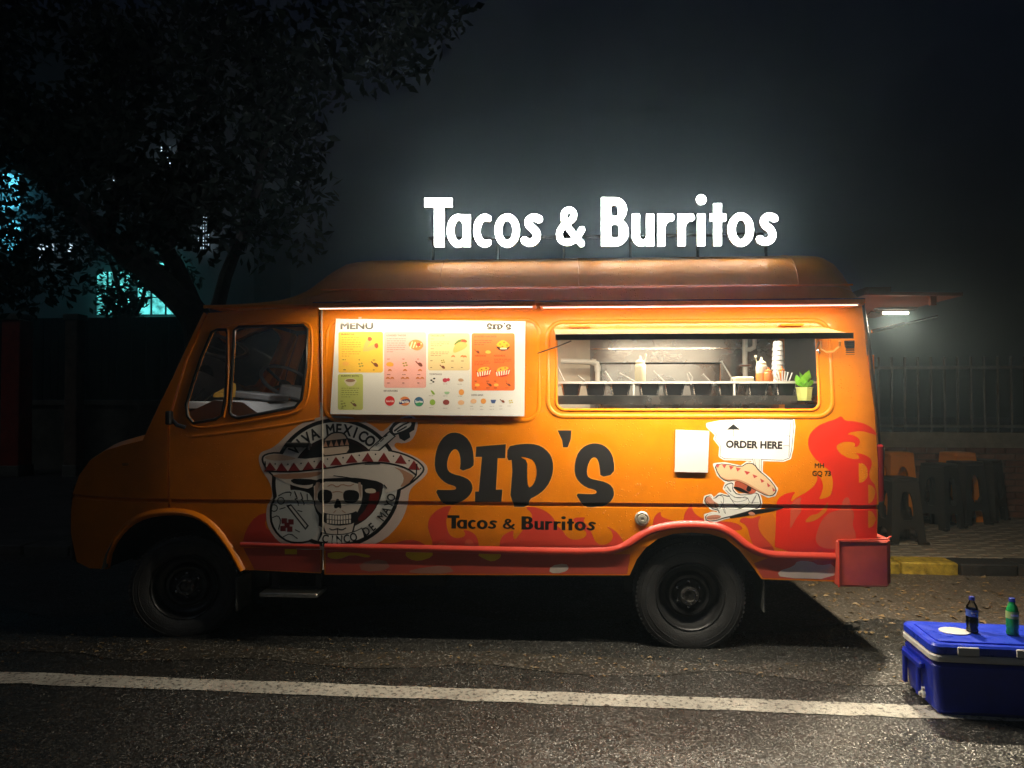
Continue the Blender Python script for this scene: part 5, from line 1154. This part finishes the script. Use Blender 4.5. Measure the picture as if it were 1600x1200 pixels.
bp = t.nodes.new('ShaderNodeBump'); bp.inputs['Strength'].default_value = .6; bp.inputs['Distance'].default_value = .006; n2 = t.nodes.new('ShaderNodeTexNoise'); n2.inputs['Scale'].default_value = 110; t.links.new(tc.outputs['Object'], n2.inputs['Vector']); t.links.new(n2.outputs['Fac'], bp.inputs['Height']); t.links.new(bp.outputs[0], b.inputs['Normal'])
pts = [rd(-14 + i * .12, -.713 + random.uniform(-.007, .007)) for i in range(230)]; pts += [rd(-14 + i * .12, -.873 + random.uniform(-.008, .008)) for i in range(229, -1, -1)]
sheet_poly('road_line', [Vector(p) for p in pts[::-1]][::-1], .004, lm)
# pavement with kerb stones and pavers
PAVZ = .106
pav = sheet_poly('pavement', [rd(-40, 2.50), rd(40, 2.50), rd(40, 30), rd(-40, 30)], PAVZ - .012, pm('pavement_bed', (.10, .09, .075), .8, var=.35, scale=3, bump=.6, bscale=30))
KY_ = pm('kerb_yellow', (.38, .27, .03), .55, var=.6, scale=16, bump=.5, bscale=40); KB = pm('kerb_black', (.022, .022, .022), .6, var=.3, scale=12, bump=.5, bscale=40)
def kerb_mesh(mat):
    mb = MB(); mb.rbox((0, 0, 0), (.485, .28, PAVZ + .06), .018, n=2); me = bpy.data.meshes.new('kerb_stone'); me.from_pydata(mb.v, [], mb.f); me.materials.append(mat); finish(me); return me
kms = [kerb_mesh(KY_), kerb_mesh(KB), kerb_mesh(pm('kerb_concrete', (.12, .11, .09), .7, var=.35, scale=9, bump=.5, bscale=40))]
ukerb = on_z(1475, 885, .05); u0 = ukerb.x
for i in range(-24, 18):
    u = u0 - .25 - i * .5 * -1 - .0
    me = kms[2] if i < -8 else kms[0] if (i % 4) in (0, 3) else kms[1]
    o = bpy.data.objects.new('kerb_stone', me); link(o); o.parent = pav
    p = rd(u, 2.38 + random.uniform(-.008, .008)); o.location = (p.x, p.y, PAVZ / 2 - .03 + random.uniform(-.006, .006)); o.rotation_euler = (random.uniform(-.015, .015), 0, -BETA + random.uniform(-.012, .012))
mb = MB(); W_, H_ = .225, .112
out = [(-W_ / 2 + .004, -H_ / 2 + .004), (-.05, -H_ / 2 - .012), (.05, -H_ / 2 + .014), (W_ / 2 - .004, -H_ / 2 + .004), (W_ / 2 - .004, H_ / 2 - .004), (.05, H_ / 2 + .006), (-.05, H_ / 2 - .020), (-W_ / 2 + .004, H_ / 2 - .004)]
mb.loft([[(x, y, -.02) for x, y in out], [(x, y, .008) for x, y in out], [(x * .96, y * .93, .014) for x, y in out]], 0); mb.add([(x * .96, y * .93, .014) for x, y in out], [tuple(range(8))])
pme = bpy.data.meshes.new('paver'); pme.from_pydata(mb.v, [], mb.f); pme.materials.append(pm('concrete_paver', (.20, .175, .135), .62, var=.35, scale=7, bump=.4, bscale=60)); finish(pme)
k = 0
for j in range(20):
    for i in range(15):
        u = 1.55 + (i + .5 * (j % 2)) * .23 + j * .035; v = 2.60 + j * .118
        o = bpy.data.objects.new('paver', pme); link(o); o.parent = pav; p = rd(u, v); o.location = (p.x, p.y, PAVZ - .014 + random.uniform(-.004, .004)); o.rotation_euler = (random.uniform(-.02, .02), random.uniform(-.02, .02), -BETA)
# litter
def litter(name, n, fn, mat, smin, smax, label):
    mb = MB()
    for _ in range(n):
        c = fn(); s = random.uniform(smin, smax); a = random.uniform(0, 6.28); z = .006 + random.uniform(0, .004); h = s * random.uniform(.05, .5)
        P = [(c.x + s * k * math.cos(a + q), c.y + s * k * math.sin(a + q), z + dz) for q, k, dz in ((0, 1, 0), (1.7, .55, h * .3), (3.1, .9, 0), (4.6, .5, h))]
        mb.add(P, [(0, 1, 2), (0, 2, 3)] )
    o = mb.build(name, mat, smooth=False); tag(o, label, 'litter', kind='stuff'); return o
litter('dry_leaves', 260, lambda: rd(random.uniform(-4.5, 2.6), random.gauss(-.28, .14)), pm('dry_leaf', (.22, .15, .07), .6, var=.4, scale=20), .006, .020, 'scattered dry leaf bits on the road by the truck')
litter('dry_leaves', 620, lambda: rd(random.uniform(1.0, 3.6), random.uniform(.35, 2.25)), _mats['dry_leaf'], .008, .034, 'dry leaf litter on the ground behind the truck')
litter('road_grit', 700, lambda: rd(random.uniform(-4.5, 3.2), random.uniform(-.7, .5)), pm('pale_grit', (.36, .33, .28), .6, var=.3, scale=40), .003, .008, 'pale grit scattered along the road edge')
q = on_z(306, 992); tag(MB().lathe([(.001, 0), (.018, .002), (.02, .012), (.012, .022), (.001, .024)], (q.x, q.y, .001), n=9).build('pebble', pm('white_pebble', (.7, .68, .62), .6)), 'white pebble on the road near the front wheel', 'pebble')
q = on_z(1330, 984, 0); tag(MB().rbox((q.x + .0, q.y, .018), (.13, .05, .022), .01, rz=.5).build('asphalt_lump', pm('asphalt_lump', (.05, .045, .04), .5, bump=.8)), 'broken dark lump lying behind the rear wheel', 'rubble')

# ================================================================== COMPOUND WALL, RAILING, LEFT GATE
def wall_frame(u, v): return rd(u, v)
VW = 4.95
BRICKM = [pm('brick_%s' % 'abc'[i], c, .75, var=.3, scale=9, bump=.5, bscale=50) for i, c in enumerate(((.16, .075, .045), (.13, .06, .04), (.19, .095, .06)))]
MORT = pm('mortar', (.14, .115, .085), .85, var=.3, bump=.5); COPE = pm('coping_concrete', (.20, .18, .13), .75, var=.35, scale=5, bump=.5, bscale=40)
def oriented_box(mb, u, v, z, du, dv, dz): return mb.box(tuple(rd(u, v, z)), (du, dv, dz), rz=-BETA)
wl = empty('brick_wall', rd(5, VW, PAVZ)); tag(wl, 'low brick compound wall with concrete coping behind the stools', 'wall')
oriented_box(MB(), 6.2, VW + .115, .54, 11.4, .20, 1.0).build('wall_core', MORT, wl)
oriented_box(MB(), 6.2, VW + .11, 1.10, 11.5, .30, .13).build('coping', COPE, wl); oriented_box(MB(), 6.2, VW + .11, 1.005, 11.5, .26, .06).build('ledge', COPE, wl)
bms = []
for m in BRICKM:
    mb = MB(); mb.rbox((0, 0, 0), (.222, .05, .068), .006, n=1); me = bpy.data.meshes.new('brick'); me.from_pydata(mb.v, [], mb.f); me.materials.append(m); finish(me); bms.append(me)
for r_ in range(11):
    for c_ in range(22):
        u = 1.4 + c_ * .234 + (.117 if r_ % 2 else 0); o = bpy.data.objects.new('brick', random.choice(bms)); link(o)
        p = rd(u, VW + .008 + random.uniform(-.003, .003), PAVZ + .045 + r_ * .079); o.parent = wl; o.location = p - wl.location; o.rotation_euler = (0, 0, -BETA + random.uniform(-.006, .006))
rl = empty('railing', rd(5, VW + .1, 1.16)); tag(rl, 'dark metal bar railing on top of the brick wall', 'railing')
IR = pm('railing_iron', (.14, .14, .13), .5, metal=.3, var=.3)
for z in (1.24, 1.98): oriented_box(MB(), 5.6, VW + .1, z, 10, .03, .035).build('rail', IR, rl)
bmz = MB().box((0, 0, 0), (.022, .022, .95)); bme = bpy.data.meshes.new('bar'); bme.from_pydata(bmz.v, [], bmz.f); bme.materials.append(IR)
for i in range(62):
    o = bpy.data.objects.new('bar', bme); link(o); o.parent = rl; o.location = rd(.7 + i * .16, VW + .1, 1.64) - rl.location; o.rotation_euler = (0, 0, -BETA)
# far left: set-back wall with sheet fence, pillars, red gate post
VL = 9.7
lw = empty('boundary_wall', rd(-7, VL, PAVZ)); tag(lw, 'grey masonry boundary wall set back at far left', 'wall')
LGREY = pm('old_plaster', (.16, .145, .10), .85, var=.4, scale=2.5, bump=.5, bscale=20)
oriented_box(MB(), -7.5, VL + .12, .78, 17, .24, 1.36).build('wall_core', LGREY, lw); oriented_box(MB(), -7.5, VL + .10, 1.50, 17.1, .34, .10).build('coping', COPE, lw)
sf = empty('sheet_fence', rd(-7, VL + .1, 1.55)); tag(sf, 'tall dark sheet metal fence above the boundary wall', 'fence')
SHM = pm('dark_sheet_metal', (.018, .022, .018), .6, var=.3, bump=.1)
for i in range(12):
    mb = MB(); x0_ = -15.6 + i * 1.3
    for j in range(8): oriented_box(mb, x0_ + j * .16, VL + .1 + (.012 if j % 2 else 0), 2.42, .16, .02, 1.72)
    mb.build('sheet_panel', SHM, sf)
for k_, (px, wpx, mat, lab, nm_) in enumerate(((26, 30, pm('red_painted_post', (.45, .06, .035), .6, var=.25, bump=.3), 'red painted gate pillar at the left edge', 'gate_pillar'), (116, 20, pm('brick_pillar', (.20, .13, .08), .8, var=.35, bump=.6), 'narrow brown masonry pillar on the left wall', 'wall_pillar'))):
    q = CAM + ray(px, 640) * 14.2; e = empty(nm_, (q[0], q[1], PAVZ)); wd_ = wpx / FPX * 14.2; tag(e, lab, 'pillar')
    MB().rbox((q[0], q[1], 1.60), (wd_, wd_, 3.0), .02).build('shaft', mat, e); MB().rbox((q[0], q[1], 3.15), (wd_ * 1.25, wd_ * 1.25, .12), .02).build('cap', COPE, e); MB().rbox((q[0], q[1], .2), (wd_ * 1.15, wd_ * 1.15, .22), .02).build('plinth', COPE, e)

# ================================================================== STOOLS
def make_stool(mat):
    e = empty('plastic_stool'); H = .66; t0, t1 = .135, .185
    hole1 = smooth_poly([(-.075, .24), (.075, .24), (.068, .44), (.04, .52), (0, .535), (-.04, .52), (-.068, .44)], 1)
    hole2 = smooth_poly([(-.105, -.05), (.105, -.05), (.10, .10), (.07, .155), (-.07, .155), (-.10, .10)], 1)
    vv, ff = triangulate([[(-t1, 0), (t1, 0), (t0, H - .02), (-t0, H - .02)]], [hole1, hole2], ([-.15 + .05 * i for i in range(7)], [.1, .2, .3, .4, .5, .6]))
    mb = MB(); P = []
    for x, z in vv:
        w = t1 + (t0 - t1) * z / H; P.append((x, -w - .012 * (1 - (x / w) ** 2) * 0, z))
    F = [tuple(map(int, t)) for t in ff]; mb.add(P, F); mb.add([(x, y + .022, z) for x, y, z in P], [f[::-1] for f in F])
    for a, b in boundary(ff):
        pa, pb = P[a], P[b]; mb.add([pa, pb, (pb[0], pb[1] + .022, pb[2]), (pa[0], pa[1] + .022, pa[2])], [(3, 2, 1, 0)])
    o = mb.build('leg_frame', mat, None); o.parent = e
    for i in range(1, 4):
        c = o.copy(); COL.objects.link(c); c.parent = e; c.rotation_euler = (0, 0, i * math.pi / 2)
    s = MB(); s.rbox((0, 0, H - .012), (.295, .295, .035), .045, n=5).rbox((0, 0, H + .004), (.24, .24, .012), .05, n=5); q = s.build('seat', mat, None); q.parent = e
    for sx in (-1, 1):
        for sy in (-1, 1):
            f_ = MB().rbox((sx * t1, sy * t1, .012), (.05, .05, .024), .012).build('foot', mat, None); f_.parent = e
    return e
DS = make_stool(pm('dark_stool_plastic', (.030, .028, .024), .38, var=.1)); OS = make_stool(pm('orange_stool_plastic', (.80, .26, .015), .38, var=.06))
usedD = usedO = False
for k_, (px, py, rz, dark, lab) in enumerate(((1404, 846, .12, 1, 'dark plastic stool nearest the truck, close to the yellow kerb'), (1468, 824, .55, 1, 'dark plastic stool in the middle of the stool row'), (1508, 817, .35, 1, 'dark plastic stool behind the middle one'), (1540, 812, .7, 1, 'rightmost dark plastic stool by the brick wall'), (1402, 812, .05, 0, 'orange plastic stool beside the rear of the truck'), (1497, 813, .25, 0, 'orange plastic stool half hidden behind dark stools'), (1618, 806, .1, 0, 'orange plastic stool cut by the right edge of the picture'))):
    src = DS if dark else OS
    if dark: o = src if not usedD else copy_tree(src); usedD = True
    else: o = src if not usedO else copy_tree(src); usedO = True
    p = on_z(px, py, PAVZ); o.location = (p.x, p.y, PAVZ + .002); o.rotation_euler = (0, 0, rz); o.scale = (1, 1, (1 if px < 1420 else 1.10) if dark else 1.24)
    tag(o, lab, 'stool', 'plastic stools on the pavement')

# ================================================================== COOLER AND BOTTLES
BLUE = droplets(pm('blue_plastic', (.016, .050, .62), .34, var=.14, scale=14, rvar=.12), 120, .5, .8); BLUEB = pm('blue_plastic_body', (.010, .028, .44), .38, var=.16, scale=10, rvar=.1, bump=.06, bscale=120); CWHITE = pm('cooler_white', (.66, .65, .62), .4, var=.04)
q = on_z(1459, 1120); rzc = YAW - R(8.0); cl, cdp, chh = .72, .40, .375
cl_e = empty('cooler_box', q, 0); tag(cl_e, 'blue ice cooler with white rim on the road line', 'cooler')
cl_e.rotation_euler = (0, 0, rzc)
def loc(mb, name, mats, parent=cl_e, **k): o = mb.build(name, mats, None, **k); o.parent = parent; return o
body = loc(MB().rbox((cl / 2, cdp / 2, .138), (cl, cdp, .276), .045, n=5, taper=.95), 'tub', BLUEB)
loc(MB().rbox((cl / 2, cdp / 2, .292), (cl + .018, cdp + .018, .034), .05, n=5), 'rim_band', CWHITE)
lid = loc(MB().rbox((cl / 2, cdp / 2, .335), (cl + .012, cdp + .012, .052), .05, n=5), 'lid', BLUE)
loc(MB().rbox((cl / 2, cdp / 2, .364), (cl - .07, cdp - .07, .010), .04, n=5), 'lid_panel', BLUE, lid)
loc(MB().lathe([(.074, 0), (.074, .006), (.066, .008), (.001, .008)], (0, 0, 0), n=36, M=Matrix.Diagonal((1.0, .85, 1))), 'cup_recess', CWHITE, lid).location = (.185, .20, .3685)
for xx, ww in ((.16, .10), (.43, .10)): loc(MB().rbox((xx, -.010, .335), (ww, .014, .040), .005), 'latch', CWHITE, lid)
hd = loc(MB().rbox((-.014, cdp / 2 + .02, .215), (.03, .24, .035), .012), 'handle', BLUEB)
for yy in (.165, .345): loc(MB().rbox((-.008, yy, .14), (.022, .028, .19), .008), 'handle_rib', BLUEB, hd)
loc(MB().lathe([(.020, 0), (.020, .012), (.012, .016), (.010, .026), (.001, .028)], (0, 0, 0), 'X', n=16, M=Matrix.Scale(-1, 4, (1, 0, 0))).lathe([(.010, 0), (.010, .012), (.001, .014)], (0, 0, .026), 'X', n=12, M=Matrix.Scale(-1, 4, (1, 0, 0))), 'drain_plug', CWHITE).location = (-.004, .10, .075)
LIDZ = .370
def bottle(px, py, hgt, liquid, glass, label_mat, cap_mat, label, mark):
    p = on_z(px, py, LIDZ); e = empty('soda_bottle', (p.x, p.y, LIDZ)); tag(e, label, 'bottle', 'soda bottles on the cooler'); k = hgt / .19; c = (p.x, p.y, LIDZ)
    prof = [(.020, 0), (.027, .004), (.029, .014), (.026, .030), (.029, .045), (.029, .055)]
    MB().lathe([(r * k, h * k) for r, h in prof + [(.0285, .095), (.029, .118), (.026, .138), (.017, .156), (.0125, .166), (.0125, .176)]], c, n=28, cap=True).build('flask', glass, e)
    MB().lathe([(r * k * .94, h * k + .001) for r, h in prof + [(.0275, .095), (.028, .112)]], c, n=24, cap=True).build('drink', liquid, e)
    lb = MB().lathe([(.0297 * k, .088 * k), (.0297 * k, .124 * k)], c, n=28).build('label', label_mat, e)
    mk = MB(); a0 = -math.pi / 2 - .15
    for i, (w, z0_, z1_) in enumerate(mark):
        pts_ = [(c[0] + .0302 * k * math.cos(a0 + t_), c[1] + .0302 * k * math.sin(a0 + t_), c[2] + z * k) for z in (z0_, z1_) for t_ in np.linspace(-w, w, 7)]
        mk.add(pts_, [(j, j + 1, j + 8, j + 7) for j in range(6)])
    mk.build('label_print', WHITEP, lb)
    MB().lathe([(.0145 * k, .172 * k), (.0145 * k, .188 * k), (.012 * k, .190 * k), (.001, .190 * k)], c, n=20, cap=True).build('cap', cap_mat, e)
CAPB = pm('blue_cap', (.03, .05, .34), .35)
bottle(1519, 988, .187, pm('cola', (.010, .005, .004), .1), thin_glass('clear_pet', (.8, .8, .8), .06, 1.4), pm('blue_label', (.06, .12, .42), .35), CAPB, 'dark cola bottle with blue label and cap on the cooler', ((.5, .104, .112), (.25, .094, .099)))
bottle(1582, 992, .190, pm('green_soda', (.03, .55, .22), .2), pm('green_pet', (.025, .50, .13), .12, var=.05, trans=.35), pm('pale_green_label', (.35, .50, .16), .4), CAPB, 'green soda bottle with blue cap on the cooler', ((.6, .102, .112),))

# ================================================================== TREES AND FAR BUILDING
def P3(px, py, d): return Vector(CAM + ray(px, py) * d)
BARK = pm('tree_bark', (.085, .065, .048), .85, var=.4, scale=6, bump=.8, bscale=25)
LEAFD = pm('tree_leaf', (.030, .050, .018), .75, var=.4, scale=1.5, spec=.2)
def leaf_mesh(blobs, size, seed):
    rg = np.random.default_rng(seed); V = []; n_all = 0
    for (c, rad, n) in blobs:
        d = rg.normal(size=(n, 3)); d /= np.linalg.norm(d, axis=1)[:, None]; r = rg.random(n) ** .45
        cen = np.array(c) + d * r[:, None] * np.array(rad) + rg.normal(size=(n, 3)) * .06
        a = rg.normal(size=(n, 3)); a /= np.linalg.norm(a, axis=1)[:, None]; b = np.cross(a, rg.normal(size=(n, 3))); b /= np.linalg.norm(b, axis=1)[:, None]
        s = size * rg.uniform(.6, 1.3, n)[:, None]
        V.append(np.stack([cen - a * s, cen + b * s * .42, cen + a * s, cen - b * s * .42], 1))
    V = np.concatenate(V).reshape(-1, 3); n = len(V) // 4
    me = bpy.data.meshes.new('crown'); me.vertices.add(len(V)); me.vertices.foreach_set('co', V.ravel()); me.loops.add(n * 4); me.loops.foreach_set('vertex_index', np.arange(n * 4)); me.polygons.add(n); me.polygons.foreach_set('loop_start', np.arange(0, n * 4, 4)); me.polygons.foreach_set('loop_total', np.full(n, 4)); me.update(calc_edges=True); me.materials.append(LEAFD)
    return me
def tree(label, limbs, blobs, size, seed):
    base = limbs[0][0][0]; e = empty('street_tree', (base.x, base.y, PAVZ)); tag(e, label, 'tree', 'trees behind the truck')
    for i, (pts, r0, r1) in enumerate(limbs):
        sp = [tuple(p) for p in pts]; P = [Vector(p) for p in sp]; Q = []
        for a, b in zip(P, P[1:]):
            for t_ in (0, .33, .66): Q.append(a.lerp(b, t_) + Vector((random.uniform(-.03, .03), random.uniform(-.03, .03), 0)))
        Q.append(P[-1]); rr = [r0 + (r1 - r0) * j / (len(Q) - 1) for j in range(len(Q))]
        MB().tube(Q, rr, n=9).build('trunk' if i == 0 else 'limb', BARK, e)
    o = bpy.data.objects.new('crown', leaf_mesh(blobs, size, seed)); link(o); adopt(o, e)
D_ = 11.0
g0 = P3(348, 740, D_); g0.z = PAVZ
limbs = [([g0, P3(322, 560, D_), P3(306, 492, D_), P3(272, 458, D_), P3(222, 415, D_), P3(165, 372, D_), P3(105, 315, D_), P3(55, 240, D_), P3(10, 150, D_)], .27, .09),
         ([P3(308, 500, D_), P3(282, 430, D_ + .2), P3(262, 390, D_ + .4), P3(262, 310, D_ + .5), P3(300, 200, D_ + .6), P3(330, 90, D_ + .8)], .17, .05),
         ([P3(318, 545, D_), P3(352, 430, D_ + .3), P3(392, 330, D_ + .5), P3(420, 220, D_ + .6), P3(430, 110, D_ + .6)], .12, .03),
         ([P3(165, 372, D_), P3(190, 290, D_ - .3), P3(170, 200, D_ - .4), P3(200, 80, D_ - .5)], .09, .03)]
rg = random.Random(5); blobs = []
for _ in range(70):
    px = rg.uniform(-120, 470); py = rg.uniform(-90, 450 - max(0, px - 250) * .35)
    if -50 < px < 50 and 265 < py < 400: continue
    if 110 < px < 310 and py > 360: continue
    blobs.append((P3(px, py, rg.uniform(9.6, 12.5)), (.75, .8, .55), 300 if px < 250 else 170))
for _ in range(13):
    px = rg.uniform(430, 720); py = rg.uniform(-80, 330 - (px - 430) * .75)
    blobs.append((P3(px, py, rg.uniform(9.8, 12)), (.7, .8, .45), 170))
tree('large leaning tree with dark crown behind the cab', limbs, blobs, .10, 1)
g1 = P3(205, 700, 17); g1.z = 0
blobs = [(P3(rg.uniform(140, 290), rg.uniform(385, 480), 17), (.45, .5, .4), 120) for _ in range(15)] + [(P3(rg.uniform(-40, 120), rg.uniform(255, 430), 17.5), (.55, .6, .5), 110) for _ in range(12)]
tree('thin backlit tree in front of the cyan lit windows', [([g1, P3(200, 560, 17), P3(195, 470, 17), P3(170, 400, 17)], .10, .04), ([P3(198, 520, 17), P3(230, 450, 17), P3(250, 400, 17)], .06, .02)], blobs, .085, 2)
BD = 30.0
bl = empty('apartment_building', P3(150, 700, BD + 3)); bl.location.z = 0; tag(bl, 'dark building behind trees with cyan lit windows', 'building')
def facing(pxa, pya, pxb, pyb, d, dep, name, mat, parent):
    a, b = P3(pxa, pya, d), P3(pxb, pyb, d); c = (a + b) / 2
    w = (b - a).length; hgt = abs(a.z - b.z); w = math.hypot(b.x - a.x, b.y - a.y)
    return MB().box(tuple(c), (w, dep, hgt), rz=YAW).build(name, mat, parent)
FAC = pm('night_facade', (.10, .10, .10), .8, var=.25, scale=.6, bump=.2)
a_, b_ = P3(-260, 60, BD + 3), P3(430, 60, BD + 3); c_ = (a_ + b_) / 2; MB().box((c_.x, c_.y, c_.z / 2), ((b_ - a_).length, 5.0, c_.z), rz=YAW).build('wall', FAC, bl)
def lit_room(name, col, es):
    m = emitter(name, col, es); t = m.node_tree; tc = t.nodes.new('ShaderNodeTexCoord'); nz = t.nodes.new('ShaderNodeTexNoise'); nz.inputs['Scale'].default_value = 2.6; nz.inputs['Detail'].default_value = 5
    mr = t.nodes.new('ShaderNodeMapRange'); mr.inputs[1].default_value = .35; mr.inputs[2].default_value = .68; mr.inputs[3].default_value = es * .12; mr.inputs[4].default_value = es * 1.3
    t.links.new(tc.outputs['Object'], nz.inputs[0]); t.links.new(nz.outputs['Fac'], mr.inputs[0]); t.links.new(mr.outputs[0], t.nodes['Emission'].inputs[1]); return m
CY = lit_room('cyan_window_light', (.09, .52, .72), 2.6); CY2 = lit_room('teal_window_light', (.10, .62, .60), 2.2); PW = lit_room('pale_window_light', (.50, .66, .78), 2.4)
FRMB = pm('window_frame_dark', (.03, .03, .03), .6)
for (x0_, y0_, x1_, y1_, m_, nx, nz) in ((-30, 270, 34, 334, CY, 2, 1), (-30, 343, 34, 392, CY, 2, 1), (150, 424, 204, 492, CY2, 3, 3), (214, 410, 282, 492, CY2, 3, 3), (250, 228, 268, 258, PW, 4, 6), (252, 340, 268, 380, PW, 4, 8), (308, 338, 328, 390, PW, 5, 10), (174, 280, 186, 310, PW, 2, 3), (56, 372, 86, 404, PW, 2, 1), (104, 380, 116, 400, PW, 1, 1)):
    w_ = facing(x0_, y0_, x1_, y1_, BD, .05, 'window', m_, bl)
    for i in range(nx + 1):
        xx = x0_ + (x1_ - x0_) * i / nx; facing(xx - .9, y0_, xx + .9, y1_, BD - .15, .05, 'mullion', FRMB, w_)
    for j in range(nz + 1):
        yy = y0_ + (y1_ - y0_) * j / nz; facing(x0_, yy - .8, x1_, yy + .8, BD - .16, .05, 'mullion', FRMB, w_)

# ================================================================== DAMP AIR
hz_ = MB().box((0, 20, 8.5), (150, 92, 19.2)).build('haze', [], smooth=False)
hm = bpy.data.materials.new('damp_air'); hm.use_nodes = True; hm.cycles.homogeneous_volume = True; t = hm.node_tree; t.nodes.clear()
pv = t.nodes.new('ShaderNodeVolumePrincipled'); pv.inputs['Color'].default_value = (.66, .86, .98, 1); pv.inputs['Density'].default_value = HAZE_D; pv.inputs['Anisotropy'].default_value = .84
om = t.nodes.new('ShaderNodeOutputMaterial'); t.links.new(pv.outputs[0], om.inputs['Volume']); hz_.data.materials.append(hm)
tag(hz_, 'thin damp night air glowing around the lit sign', 'haze', kind='stuff')
